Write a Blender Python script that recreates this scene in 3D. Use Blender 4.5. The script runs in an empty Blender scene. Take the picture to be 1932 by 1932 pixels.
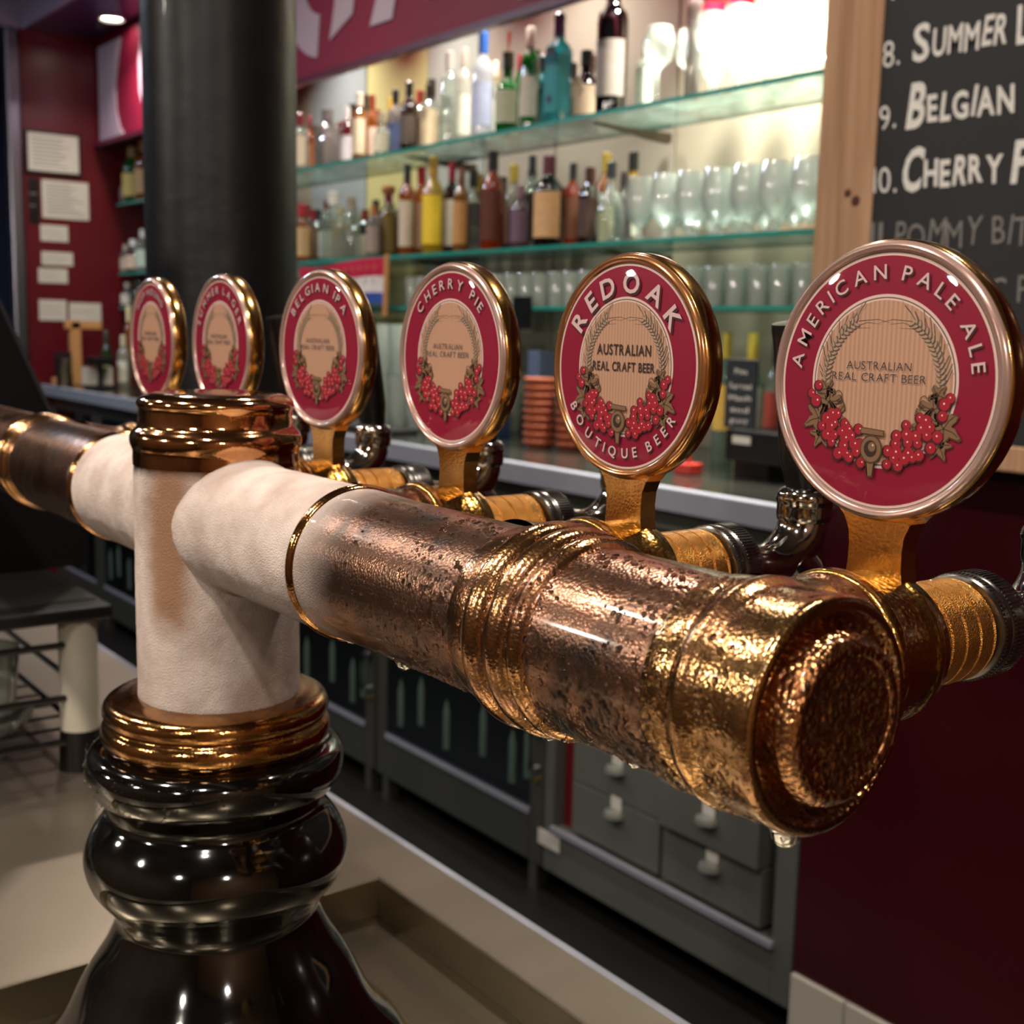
import bpy, math, random
from math import sin, cos, pi, radians, sqrt
from mathutils import Vector, Matrix, noise
random.seed(7)
S = bpy.context.scene
C = S.collection
OZ = 1.3            # camera height above the floor

# ------------------------------------------------------------------ camera
cd = bpy.data.cameras.new('camera'); cam = bpy.data.objects.new('camera', cd); C.objects.link(cam)
R_ = Vector((.60109739, .79886071, .02243855)); D_ = Vector((.13138369, -.07108575, -.98877962)); F_ = Vector((-.78830213, .59730091, -.14768673))
m = Matrix.Identity(4)
for i in range(3):
    m[i][0] = R_[i]; m[i][1] = -D_[i]; m[i][2] = -F_[i]
m[0][3], m[1][3], m[2][3] = 0, 0, OZ
cam.matrix_world = m
cd.sensor_width = 36; cd.lens = 43.155; cd.clip_start = .02; cd.clip_end = 60
cd.dof.use_dof = True; cd.dof.focus_distance = .50; cd.dof.aperture_fstop = 15
S.camera = cam
# ------------------------------------------------------------------ world, exposure
W = bpy.data.worlds.new('world'); S.world = W; W.use_nodes = True
W.node_tree.nodes['Background'].inputs[0].default_value = (.9, .75, .62, 1)
W.node_tree.nodes['Background'].inputs[1].default_value = .12
S.view_settings.view_transform = 'Standard'; S.view_settings.look = 'None'
S.view_settings.exposure = .62; S.view_settings.gamma = 1; S.view_settings.use_curve_mapping = False
S.cycles.use_denoising = True
S.cycles.use_adaptive_sampling = True; S.cycles.adaptive_threshold = .035; S.cycles.max_bounces = 8; S.cycles.transparent_max_bounces = 24
S.cycles.sample_clamp_indirect = 6
S.cycles.caustics_reflective = False; S.cycles.caustics_refractive = False

# ------------------------------------------------------------------ lights
def area(name, loc, size, power, col, rot=(0, 0, 0), sy=None, spread=180, shape='DISK'):
    l = bpy.data.lights.new(name, 'AREA'); l.energy = power; l.color = col; l.shape = shape; l.size = size
    if sy: l.shape = 'RECTANGLE'; l.size_y = sy
    l.spread = radians(spread)
    o = bpy.data.objects.new(name, l); C.objects.link(o); o.location = loc; o.rotation_euler = rot
    return o
WARM = (1, .89, .79)
DOWN = [(-.9, -.55), (-2.1, -.55), (.35, -.55), (-3.6, -.6), (-.35, 1.05), (-1.75, 1.15), (-3.3, 1.15)]
for x, y in DOWN:
    area('downlight', (x, y, 2.775), .11, 12 if y < 0 else 7, WARM, spread=150)
for x, y, p in [(-1.72, 2.10, 14), (-2.08, 2.10, 11)]:
    area('shelf_light', (x, y, 2.46), .10, p, (1, .97, .86), spread=80)
for x in (-2.75, -3.4, -4.1):
    area('shelf_light', (x, 2.08, 2.46), .10, 5, (1, .95, .87), spread=120)
# added unseen pendants as front fill; cool tube light at the far left
FILL_PEND = [(.35, -1.35, 1.95), (-.95, -1.45, 1.95), (-2.3, -1.4, 1.95), (1.35, -.3, 2.0)]
for x, y, z in FILL_PEND:
    l = bpy.data.lights.new('fill_pendant', 'POINT'); l.energy = 15; l.color = (1, .90, .80); l.shadow_soft_size = .06
    o = bpy.data.objects.new('fill_pendant', l); C.objects.link(o); o.location = (x, y, z)
area('tube_light', (-4.9, .1, 2.74), 1.2, 26, (.70, .82, 1), sy=.08)
area('alcove_light', (-5.10, 1.80, 2.478), .09, 5, (1, .9, .85), spread=140)

# ------------------------------------------------------------------ materials
MATS = {}
def rgb(h):
    h = h.lstrip('#'); v = [int(h[i:i+2], 16)/255 for i in (0, 2, 4)]
    return tuple(((c+.055)/1.055)**2.4 if c > .04045 else c/12.92 for c in v) + (1,)
def nd(t, typ, **k):
    n = t.nodes.new(typ)
    for a, b in k.items(): setattr(n, a, b)
    return n
def base(name):
    mt = bpy.data.materials.new(name); mt.use_nodes = True
    t = mt.node_tree; return mt, t, t.nodes['Principled BSDF']
def mat(name, col, rough=.5, metal=0, spec=.5, coat=0, var=.12, scale=30, bump=0, bscale=None, trans=0, ior=1.45, emit=None, estr=0, sheen=0):
    """plain surface with a little procedural tone variation"""
    if name in MATS: return MATS[name]
    mt, t, p = base(name)
    c = rgb(col) if isinstance(col, str) else tuple(col)+(1,)
    tc = nd(t, 'ShaderNodeTexCoord'); nz = nd(t, 'ShaderNodeTexNoise'); nz.inputs['Scale'].default_value = scale; nz.inputs['Detail'].default_value = 3
    t.links.new(tc.outputs['Object'], nz.inputs['Vector'])
    mr = nd(t, 'ShaderNodeMapRange'); mr.inputs['To Min'].default_value = 1-var; mr.inputs['To Max'].default_value = 1+var
    t.links.new(nz.outputs['Fac'], mr.inputs['Value'])
    mx = nd(t, 'ShaderNodeVectorMath', operation='SCALE'); mx.inputs[0].default_value = c[:3]
    t.links.new(mr.outputs[0], mx.inputs['Scale']); t.links.new(mx.outputs[0], p.inputs['Base Color'])
    p.inputs['Roughness'].default_value = rough; p.inputs['Metallic'].default_value = metal
    p.inputs['Specular IOR Level'].default_value = spec; p.inputs['Coat Weight'].default_value = coat; p.inputs['Coat Roughness'].default_value = .05
    p.inputs['Transmission Weight'].default_value = trans; p.inputs['IOR'].default_value = ior
    if emit: p.inputs['Emission Color'].default_value = rgb(emit); p.inputs['Emission Strength'].default_value = estr
    if bump:
        b = nd(t, 'ShaderNodeBump'); b.inputs['Strength'].default_value = bump; b.inputs['Distance'].default_value = .002
        n2 = nd(t, 'ShaderNodeTexNoise'); n2.inputs['Scale'].default_value = bscale or scale*4; n2.inputs['Detail'].default_value = 4
        t.links.new(tc.outputs['Object'], n2.inputs['Vector']); t.links.new(n2.outputs['Fac'], b.inputs['Height']); t.links.new(b.outputs[0], p.inputs['Normal'])
    MATS[name] = mt; return mt
def clear(name, tint, haze=.1, hazecol='#ffffff', gloss=.6, rough=.03):
    """thin clear glass: see-through, glossy at grazing angles, slightly milky"""
    if name in MATS: return MATS[name]
    mt, t, p = base(name); t.nodes.remove(p)
    out = t.nodes['Material Output']
    tr = nd(t, 'ShaderNodeBsdfTransparent'); tr.inputs[0].default_value = rgb(tint)
    df = nd(t, 'ShaderNodeBsdfTranslucent'); df.inputs[0].default_value = rgb(hazecol)
    dd = nd(t, 'ShaderNodeBsdfDiffuse'); dd.inputs[0].default_value = rgb(hazecol)
    m0 = nd(t, 'ShaderNodeMixShader'); m0.inputs[0].default_value = .6
    t.links.new(df.outputs[0], m0.inputs[1]); t.links.new(dd.outputs[0], m0.inputs[2])
    gl = nd(t, 'ShaderNodeBsdfGlossy'); gl.inputs['Roughness'].default_value = rough
    m1 = nd(t, 'ShaderNodeMixShader')
    nz = nd(t, 'ShaderNodeTexNoise'); nz.inputs['Scale'].default_value = 60
    mr = nd(t, 'ShaderNodeMapRange'); mr.inputs['To Min'].default_value = haze*.5; mr.inputs['To Max'].default_value = min(1, haze*1.5)
    t.links.new(nz.outputs['Fac'], mr.inputs[0]); t.links.new(mr.outputs[0], m1.inputs[0])
    t.links.new(tr.outputs[0], m1.inputs[1]); t.links.new(m0.outputs[0], m1.inputs[2])
    lw = nd(t, 'ShaderNodeLayerWeight'); lw.inputs[0].default_value = .35
    mm = nd(t, 'ShaderNodeMath', operation='MULTIPLY_ADD'); mm.inputs[1].default_value = gloss; mm.inputs[2].default_value = gloss*.08
    t.links.new(lw.outputs['Facing'], mm.inputs[0])
    m2 = nd(t, 'ShaderNodeMixShader'); t.links.new(mm.outputs[0], m2.inputs[0]); t.links.new(m1.outputs[0], m2.inputs[1]); t.links.new(gl.outputs[0], m2.inputs[2])
    t.links.new(m2.outputs[0], out.inputs[0]); MATS[name] = mt; return mt
def brass(name, col='#c9975a', dark='#5b4234', rough=.22, wet=.35, patina=.55, frost=None, scale=22, vs=700):
    """wet metal with patina; frost: list of (x0, x1) or ('z', ...) spans handled by frost()"""
    if name in MATS: return MATS[name]
    mt, t, p = base(name)
    tc = nd(t, 'ShaderNodeTexCoord')
    n1 = nd(t, 'ShaderNodeTexNoise'); n1.inputs['Scale'].default_value = scale; n1.inputs['Detail'].default_value = 6; n1.inputs['Roughness'].default_value = .6
    n1.inputs['Distortion'].default_value = .6
    t.links.new(tc.outputs['Object'], n1.inputs[0])
    cr = nd(t, 'ShaderNodeValToRGB'); e = cr.color_ramp.elements
    e[0].position = .36; e[0].color = rgb(dark); e[1].position = .36+.4*(1-patina)+.1; e[1].color = rgb(col)
    t.links.new(n1.outputs['Fac'], cr.inputs[0]); t.links.new(cr.outputs[0], p.inputs['Base Color'])
    p.inputs['Metallic'].default_value = 1
    mr = nd(t, 'ShaderNodeMapRange'); mr.inputs['To Min'].default_value = rough*1.7; mr.inputs['To Max'].default_value = rough*.5
    mr.inputs['From Min'].default_value = .3; mr.inputs['From Max'].default_value = .7
    t.links.new(n1.outputs['Fac'], mr.inputs[0]); t.links.new(mr.outputs[0], p.inputs['Roughness'])
    v = nd(t, 'ShaderNodeTexVoronoi'); v.inputs['Scale'].default_value = vs; v.inputs['Randomness'].default_value = 1
    t.links.new(tc.outputs['Object'], v.inputs['Vector'])
    n3 = nd(t, 'ShaderNodeTexNoise'); n3.inputs['Scale'].default_value = vs*.5; n3.inputs['Detail'].default_value = 5; t.links.new(tc.outputs['Object'], n3.inputs[0])
    sb = nd(t, 'ShaderNodeMath', operation='SUBTRACT'); t.links.new(n3.outputs['Fac'], sb.inputs[0]); t.links.new(v.outputs['Distance'], sb.inputs[1])
    b = nd(t, 'ShaderNodeBump'); b.inputs['Strength'].default_value = wet; b.inputs['Distance'].default_value = .0008
    t.links.new(sb.outputs[0], b.inputs['Height']); t.links.new(b.outputs[0], p.inputs['Normal'])
    p.inputs['Coat Weight'].default_value = .35; p.inputs['Coat Roughness'].default_value = .08
    MATS[name] = mt; return mt
def add_frost(mt, spans, tan=None):
    """rime on the cold middle of the font: white rough crystals, thawed through in places.
       spans: (axis, a0, a1, b0, b1): 0 before a0, 1 from a1 to b0, 0 after b1; world = object coordinates"""
    t = mt.node_tree; p = t.nodes['Principled BSDF']; out = t.nodes['Material Output']
    tc = nd(t, 'ShaderNodeTexCoord'); sx = nd(t, 'ShaderNodeSeparateXYZ'); t.links.new(tc.outputs['Object'], sx.inputs[0])
    nz = nd(t, 'ShaderNodeTexNoise'); nz.inputs['Scale'].default_value = 26; nz.inputs['Detail'].default_value = 5; t.links.new(tc.outputs['Object'], nz.inputs[0])
    ax, a0, a1, b0, b1, jit = spans
    j = nd(t, 'ShaderNodeMath', operation='MULTIPLY_ADD'); j.inputs[1].default_value = jit; t.links.new(nz.outputs['Fac'], j.inputs[0]); t.links.new(sx.outputs[ax], j.inputs[2])
    def step(u, v):
        r = nd(t, 'ShaderNodeMapRange', interpolation_type='SMOOTHSTEP'); r.inputs['From Min'].default_value = u; r.inputs['From Max'].default_value = v; t.links.new(j.outputs[0], r.inputs[0]); return r
    s1, s2 = step(a0, a1), step(b1, b0)
    mu = nd(t, 'ShaderNodeMath', operation='MULTIPLY'); t.links.new(s1.outputs[0], mu.inputs[0]); t.links.new(s2.outputs[0], mu.inputs[1])
    fac = mu
    fb = nd(t, 'ShaderNodeBsdfPrincipled'); fb.inputs['Roughness'].default_value = .8; fb.inputs['Subsurface Weight'].default_value = 0
    cr = nd(t, 'ShaderNodeValToRGB'); e = cr.color_ramp.elements; e[0].position = .3; e[0].color = rgb('#bca69a'); e[1].position = .62; e[1].color = rgb('#dccbbf')
    n2 = nd(t, 'ShaderNodeTexNoise'); n2.inputs['Scale'].default_value = 38; n2.inputs['Detail'].default_value = 6; t.links.new(tc.outputs['Object'], n2.inputs[0]); t.links.new(n2.outputs['Fac'], cr.inputs[0])
    col = cr.outputs[0]
    for (cx, cy, cz, r0, r1, sxx, szz, amt) in (tan or []):
        vm = nd(t, 'ShaderNodeVectorMath', operation='SUBTRACT'); vm.inputs[1].default_value = (cx, cy, cz); t.links.new(tc.outputs['Object'], vm.inputs[0])
        vs = nd(t, 'ShaderNodeVectorMath', operation='MULTIPLY'); vs.inputs[1].default_value = (sxx, 1, szz); t.links.new(vm.outputs[0], vs.inputs[0])
        ln = nd(t, 'ShaderNodeVectorMath', operation='LENGTH'); t.links.new(vs.outputs[0], ln.inputs[0])
        jj = nd(t, 'ShaderNodeMath', operation='MULTIPLY_ADD'); jj.inputs[1].default_value = .03; t.links.new(nz.outputs['Fac'], jj.inputs[0]); t.links.new(ln.outputs['Value'], jj.inputs[2])
        rr = nd(t, 'ShaderNodeMapRange', interpolation_type='SMOOTHSTEP'); rr.inputs['From Min'].default_value = r1+.015; rr.inputs['From Max'].default_value = r0+.015; rr.inputs['To Max'].default_value = amt
        t.links.new(jj.outputs[0], rr.inputs[0])
        mc = nd(t, 'ShaderNodeMixRGB'); mc.inputs[2].default_value = rgb('#9c7250'); t.links.new(rr.outputs[0], mc.inputs[0]); t.links.new(col, mc.inputs[1]); col = mc.outputs[0]
    t.links.new(col, fb.inputs['Base Color'])
    nb = nd(t, 'ShaderNodeTexNoise'); nb.inputs['Scale'].default_value = 1300; nb.inputs['Detail'].default_value = 4; t.links.new(tc.outputs['Object'], nb.inputs[0])
    b = nd(t, 'ShaderNodeBump'); b.inputs['Strength'].default_value = 1; b.inputs['Distance'].default_value = .001; t.links.new(nb.outputs['Fac'], b.inputs['Height']); t.links.new(b.outputs[0], fb.inputs['Normal'])
    mx = nd(t, 'ShaderNodeMixShader'); t.links.new(fac.outputs[0], mx.inputs[0]); t.links.new(p.outputs[0], mx.inputs[1]); t.links.new(fb.outputs[0], mx.inputs[2]); t.links.new(mx.outputs[0], out.inputs[0])

GOLD = brass('gold_plate', '#eab860', '#c08a44', .2, .10, .5)
GOLD_S = brass('gold_rim', '#e6bc70', '#c08c48', .15, .03, .5)
CAPB = brass('polished_brass', '#d9a06a', '#a8744a', .09, .04, .6)
PIPEF = brass('frosted_crossbar_metal', '#b8866a', '#4a4038', .24, .16, .72, scale=17)
RISER = brass('frosted_riser_metal', '#c08a5c', '#7a5238', .2, .1, .7, scale=30)
CHROME = mat('chrome', '#b9b4ae', .09, 1, var=.05)
CHROMED = mat('knurled_chrome', '#8d8983', .25, 1, var=.1)
BLACKP = mat('black_handle_plastic', '#0d0b0b', .3)
BLACKG = mat('black_gloss_enamel', '#040404', .08, coat=1, spec=.6, bump=.05, bscale=60)
STEEL = mat('brushed_steel', '#8e8574', .30, 1, var=.12, scale=9, bump=.04, bscale=200)
STEELD = mat('grey_cabinet_steel', '#55564f', .38, .75, var=.1, scale=5)
STEELL = mat('counter_edge_steel', '#9a9ca6', .5, .4, var=.05)
KNURL = brass('knurled_brass', '#e0a050', '#b87c3a', .32, .5, .5, vs=1900)

# ------------------------------------------------------------------ mesh helpers
class MB:
    def __init__(s): s.v = []; s.f = []; s.m = []; s.sm = []
    def add(s, vs, fs, mi=0, smooth=False):
        b = len(s.v); s.v += [tuple(p) for p in vs]
        for f in fs: s.f.append([b+i for i in f]); s.m.append(mi); s.sm.append(smooth)
        return s
    def box(s, x0, x1, y0, y1, z0, z1, mi=0, M=None, bev=0):
        vs = [(x, y, z) for x in (x0, x1) for y in (y0, y1) for z in (z0, z1)]
        if M: vs = [M @ Vector(p) for p in vs]
        return s.add(vs, [(0, 1, 3, 2), (4, 6, 7, 5), (0, 4, 5, 1), (2, 3, 7, 6), (0, 2, 6, 4), (1, 5, 7, 3)], mi)
    def lathe(s, prof, axis='Z', org=(0, 0, 0), seg=32, mi=0, smooth=True, a0=0, a1=2*pi, sq=0):
        """prof: (radius, height, [mat]) list"""
        full = abs(a1-a0-2*pi) < 1e-6; n = seg if full else seg+1
        rings = []; b = len(s.v)
        for q in prof:
            r, h = q[0], q[1]; ring = []
            cnt = 1 if r < 1e-7 else n
            for i in range(cnt):
                a = a0+(a1-a0)*i/seg
                rr = r
                if sq: rr = r/max(1e-6, (abs(cos(a))**sq+abs(sin(a))**sq)**(1/sq))*.92
                x, y = rr*cos(a), rr*sin(a)
                p = (x, y, h) if axis == 'Z' else ((x, h, y) if axis == 'Y' else (h, x, y))
                ring.append(len(s.v)); s.v.append((p[0]+org[0], p[1]+org[1], p[2]+org[2]))
            rings.append(ring)
        for k in range(len(prof)-1):
            A, B = rings[k], rings[k+1]; mm = prof[k][2] if len(prof[k]) > 2 else mi
            if len(A) == 1 and len(B) == 1: continue
            for i in range(n if full else n-1):
                j = (i+1) % n
                if len(A) == 1: f = [A[0], B[j], B[i]]
                elif len(B) == 1: f = [A[i], A[j], B[0]]
                else: f = [A[i], A[j], B[j], B[i]]
                s.f.append(f); s.m.append(mm); s.sm.append(smooth)
        return s
    def tube(s, pts, rad, seg=12, mi=0, cap=True):
        pts = [Vector(p) for p in pts]; n = len(pts)
        rs = rad if isinstance(rad, (list, tuple)) else [rad]*n
        up = Vector((0, 0, 1)); rings = []
        for k, p in enumerate(pts):
            d = (pts[min(k+1, n-1)]-pts[max(k-1, 0)]).normalized()
            u = d.cross(up)
            if u.length < .05: u = d.cross(Vector((1, 0, 0)))
            u.normalize(); w = u.cross(d); ring = []
            for i in range(seg):
                a = 2*pi*i/seg; q = p+(u*cos(a)+w*sin(a))*rs[k]; ring.append(len(s.v)); s.v.append(tuple(q))
            rings.append(ring)
        for k in range(n-1):
            for i in range(seg):
                j = (i+1) % seg; s.f.append([rings[k][i], rings[k][j], rings[k+1][j], rings[k+1][i]]); s.m.append(mi); s.sm.append(True)
        if cap:
            s.f.append(rings[0][::-1]); s.m.append(mi); s.sm.append(False); s.f.append(rings[-1]); s.m.append(mi); s.sm.append(False)
        return s
    def prism(s, poly, y0, y1, mi=0, plane='XZ', smooth=False):
        n = len(poly)
        def P(a, b, h): return (a, h, b) if plane == 'XZ' else ((h, a, b) if plane == 'YZ' else (a, b, h))
        vs = [P(a, b, y0) for a, b in poly]+[P(a, b, y1) for a, b in poly]
        fs = [list(range(n)), list(range(2*n-1, n-1, -1))]
        s.add(vs, fs, mi)
        s.add(vs, [[i, (i+1) % n, n+(i+1) % n, n+i] for i in range(n)], mi, smooth)
        return s
    def flat(s, poly, y, mi=0):     # flat print facing -Y
        s.add([(a, y, b) for a, b in poly], [list(range(len(poly)))], mi); return s
    def mesh(s, name, mats):
        me = bpy.data.meshes.new(name); me.from_pydata(s.v, [], s.f)
        for x in mats: me.materials.append(x)
        me.polygons.foreach_set('material_index', s.m); me.polygons.foreach_set('use_smooth', s.sm); me.update()
        if any(s.sm): me.set_sharp_from_angle(angle=radians(38))
        return me
    def obj(s, name, mats, parent=None, loc=None, bevel=0):
        o = bpy.data.objects.new(name, s.mesh(name, mats if isinstance(mats, (list, tuple)) else [mats])); C.objects.link(o)
        if parent: o.parent = parent
        if loc: o.location = loc
        if bevel:
            b = o.modifiers.new('bevel', 'BEVEL'); b.width = bevel; b.segments = 2; b.limit_method = 'ANGLE'
        return o
def tag(o, label, cat, group=None, kind=None):
    o['label'] = label; o['category'] = cat
    if group: o['group'] = group
    if kind: o['kind'] = kind
    return o
def thing(name, label, cat, loc=(0, 0, 0), rz=0, group=None):
    o = bpy.data.objects.new(name, None); C.objects.link(o); o.location = loc; o.rotation_euler = (0, 0, rz); o.empty_display_size = .02
    return tag(o, label, cat, group)
def struct(o): o['kind'] = 'structure'; return o
def copy_tree(o, parent=None):
    c = o.copy(); C.objects.link(c); c.parent = parent
    for ch in list(o.children): copy_tree(ch, c)
    return c
def lab(o, s): o['label'] = s; return o
def box(name, x0, x1, y0, y1, z0, z1, mt, parent=None, bevel=0):
    return MB().box(x0, x1, y0, y1, z0, z1).obj(name, mt, parent, bevel=bevel)
# ---- glyphs
GL = {}
def glyph(ch, off=0.0):
    k = (ch, off)
    if k in GL: return GL[k]
    cu = bpy.data.curves.new('t', 'FONT'); cu.body = ch; cu.size = 1; cu.offset = off; cu.resolution_u = 3
    ob = bpy.data.objects.new('t', cu); C.objects.link(ob)
    dg = bpy.context.evaluated_depsgraph_get(); me = bpy.data.meshes.new_from_object(ob.evaluated_get(dg))
    vs = [(v.co.x, v.co.y) for v in me.vertices]; fs = [list(p.vertices) for p in me.polygons]
    bpy.data.objects.remove(ob); bpy.data.curves.remove(cu); bpy.data.meshes.remove(me)
    x0 = min(v[0] for v in vs); x1 = max(v[0] for v in vs)
    GL[k] = ([(v[0]-x0, v[1]) for v in vs], fs, x1-x0); return GL[k]
CAPH = .73
def layout(text, off, gap=.10, space=.34):
    x = 0; out = []
    for ch in text:
        if ch == ' ': x += space; continue
        g = glyph(ch, off); out.append((g, x)); x += g[2]+gap
    return out, x-gap
def arc_text(mb, text, r, h, amid, span, y, mi=0, off=.02, bottom=False, dx=0, dz=0, wide=1.0):
    """letters of cap height h on the circle r, centred on angle amid (from the top, clockwise), filling span"""
    L, w = layout(text, off); sc = h/CAPH
    for g, x in L:
        cx = x+g[2]/2; a = amid+(cx/w-.5)*span*(1 if not bottom else -1)
        s_, c_ = sin(a), cos(a)
        vs = []
        for (u, v) in g[0]:
            u = (u-g[2]/2)*sc*wide; v = (v-CAPH/2)*sc
            if bottom: u, v = -u, -v
            px, pz = s_*(r+v)+c_*u, c_*(r+v)-s_*u
            vs.append((px+dx, y, pz+dz))
        mb.add(vs, g[1], mi)
def line_text(mb, text, x0, z0, h, width, y, mi=0, off=.01, centre=True, jit=0, M=None, gap=.10):
    L, w = layout(text, off, gap); sc = h/CAPH; sx = width/w
    for g, x in L:
        j = random.uniform(-jit, jit); jz = random.uniform(-jit, jit)*h*.6
        vs = []
        for (u, v) in g[0]:
            uu = (x+u)*sx-(width/2 if centre else 0); vv = v*sc*(1+j*.5)+jz
            uu += vv*j
            p = (x0+uu, y, z0+vv)
            vs.append(M @ Vector(p) if M else p)
        mb.add(vs, g[1], mi)
def disc(cx, cz, r, n=14, e=1, a=0):
    return [(cx+r*cos(2*pi*i/n)*cos(a)-r*e*sin(2*pi*i/n)*sin(a), cz+r*cos(2*pi*i/n)*sin(a)+r*e*sin(2*pi*i/n)*cos(a)) for i in range(n)]
def strip(pts, w):
    n = len(pts); L = []; R = []
    for i, p in enumerate(pts):
        a = pts[max(0, i-1)]; b = pts[min(n-1, i+1)]; dx, dz = b[0]-a[0], b[1]-a[1]; l = sqrt(dx*dx+dz*dz) or 1
        ww = w if not isinstance(w, list) else w[i]
        L.append((p[0]-dz/l*ww/2, p[1]+dx/l*ww/2)); R.append((p[0]+dz/l*ww/2, p[1]-dx/l*ww/2))
    return L+R[::-1]
#PART2
# ------------------------------------------------------------------ room shell
REDW = mat('dark_red_panel', '#380b11', .22, coat=.3, var=.15, scale=3)
REDE = mat('dark_red_wall', '#5a1018', .3, var=.2, scale=2)
CREAM = mat('cream_wall', '#a89e86', .6, var=.05, scale=2)
MAUVE = mat('mauve_light_tint', '#8a7a90', .6, var=.05, scale=2)  # purple light on the fascia is put into this base colour
XL, XR, YN, YF = -7.6, 2.2, -2.6, 2.36
FLOORM = mat('dark_floor', '#14120f', .45, var=.3, scale=6)
struct(box('floor', XL, XR, YN, YF+.1, -.06, 0, FLOORM))
struct(box('ceiling', XL, XR, YN, YF+.1, 2.8, 2.86, mat('dark_ceiling', '#6a5c50', .7, var=.1, scale=2)))
struct(box('wall_back', XL, XR, YF, YF+.1, 0, 2.8, CREAM))
struct(box('wall_front', XL, XR, YN-.1, YN, 0, 2.8, mat('warm_wall', '#5e4a38', .6, var=.25, scale=1.2)))
struct(box('wall_right', XR, XR+.1, YN, YF+.1, 0, 2.8, mat('warm_wall_b', '#94704e', .6, var=.25, scale=1.3)))
struct(box('wall_left', XL-.1, XL, YN, YF+.1, 0, 2.8, mat('blue_dark_wall', '#252a44', .5, var=.3, scale=2)))
# alcove end wall (dark red) and bulkhead over the back bar
struct(box('wall_alcove', -5.85, -5.75, 1.615, YF, 0, 2.54, REDE))
bh = struct(box('trim_bulkhead', XL, XR, 1.65, YF, 2.54, 2.8, mat('purple_soffit', '#3a2450', .3, coat=.3, var=.15, scale=2)))
struct(box('trim_fascia', -5.95, XR, 1.635, 1.65, 2.54, 2.8, MAUVE))
struct(box('trim_alcove_return', -5.95, -5.76, 1.50, 1.635, 2.54, 2.8, MAUVE))
# wall panels behind the shelves, seams between them
pan = [(-5.74, -4.45, '#8f8776'), (-4.44, -4.02, '#868e8e'), (-4.01, -3.62, '#b2ac78'), (-3.61, -3.28, '#8f948c'), (-3.27, -2.92, '#938c80'), (-2.91, -2.42, '#9a9384'), (-2.41, -1.88, '#a09884'), (-1.87, -1.36, '#a09884')]
for k, (a, b, c) in enumerate(pan):
    o = box('panel', a, b, YF-.02, YF-.001, 1.004, 2.53, mat('panel_tone_%d' % k, c, .35, var=.04, scale=3), bpy.data.objects['wall_back'])
# end pier on the right carrying the blackboard
pier = struct(box('wall_pier', -1.357, XR, 1.70, YF-.001, .145, 2.54, REDW))
SK = mat('white_tile', '#b9b3a4', .3, var=.05)
for i in range(8):
    x = -1.357+i*.122
    o = MB().box(x+.001, x+.120, 1.692, 1.72, .0, .143).obj('skirting_tile', SK, pier, bevel=.002)
# ------------------------------------------------------------------ back bar counter and cabinets
struct_c = thing('counter_top', 'long stainless steel back bar counter top with bright folded edge', 'counter', (-3.4, 2, 0))
struct_c.location = (0, 0, 0)
box('top_sheet', -5.75, -1.357, 1.66, YF-.02, .988, 1.003, mat('counter_top_steel', '#77766d', .12, .9, var=.08, scale=8), struct_c)
box('front_edge', -5.75, -1.357, 1.655, 1.68, .957, 1.0035, STEELL, struct_c, bevel=.003)
struct(box('trim_recess', -5.75, -1.357, 1.78, 1.82, .11, .957, mat('black_recess', '#0b0b0b', .5)))
DKG = mat('fridge_frame_steel', '#5e5f56', .35, .7, var=.1, scale=4)
GLF = clear('fridge_glass', '#3d4a42', .03, '#32463c', .35)
INS = mat('fridge_inside', '#0c120f', .6)
PALE = mat('fridge_reflection_pale', '#46564e', .3, var=.3, scale=40)
fr = [(-2.10, 'glass door bar fridge left of the grey drawers'), (-2.86, 'glass door bar fridge second left of the grey drawers'), (-3.62, 'glass door bar fridge hidden partly behind the frosted tower'),
      (-4.38, 'glass door bar fridge behind the left arm of the tower'), (-5.14, 'narrow end fridge at the far left of the back bar')]
for k, (xr, lb) in enumerate(fr):
    w = .745 if k < 4 else .60; xl = xr-w
    f = thing('bar_fridge', lb, 'fridge', (0, 0, 0), group='glass door fridges under the back bar')
    mb = MB(); mb.box(xl, xr, 1.72, 1.779, .064, .95); mb.obj('back_panel', INS, f)
    mb = MB(); mb.box(xl, xl+.05, 1.70, 1.719, .064, .95); mb.box(xr-.05, xr, 1.70, 1.719, .064, .95); mb.box(xl+.05, xr-.05, 1.70, 1.719, .064, .19); mb.box(xl+.05, xr-.05, 1.70, 1.719, .90, .95)
    mb.obj('door_frame', DKG, f, bevel=.003)
    box('bottom_trim', xl+.05, xr-.05, 1.696, 1.70, .178, .192, STEELL, f)
    box('door_glass', xl+.05, xr-.05, 1.703, 1.706, .192, .90, GLF, f)
    if k < 4:
        for i, px in enumerate([.12, .22, .34, .50, .62, .68][:6]):
            b = MB().lathe([(0, 0), (.016, 0), (.016, .10), (.007, .14), (.007, .17), (0, .17)], org=(xl+px, 1.712, .23+(i % 2)*.03), seg=10); b.obj('bottle_reflection', PALE, f)  # pale bottle shapes stand in for reflections in the door glass
        h = MB().tube([(xr-.022, 1.699, .40), (xr-.022, 1.675, .40), (xr-.022, 1.675, .30), (xr-.022, 1.699, .30)], .006, 8); h.box(xr-.034, xr-.010, 1.688, 1.70, .38, .42); h.obj('door_latch', CHROME, f)
        MB().lathe([(0, -.006), (.007, -.006), (.007, 0), (0, 0)], 'Y', (xr-.022, 1.697, .27), 12).obj('lock', mat('lock_brass', '#c9a24a', .3, 1), f)
    for lx in (xl+.03, xr-.05):
        box('leg', lx, lx+.03, 1.702, 1.735, 0, .064, DKG, f)
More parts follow.
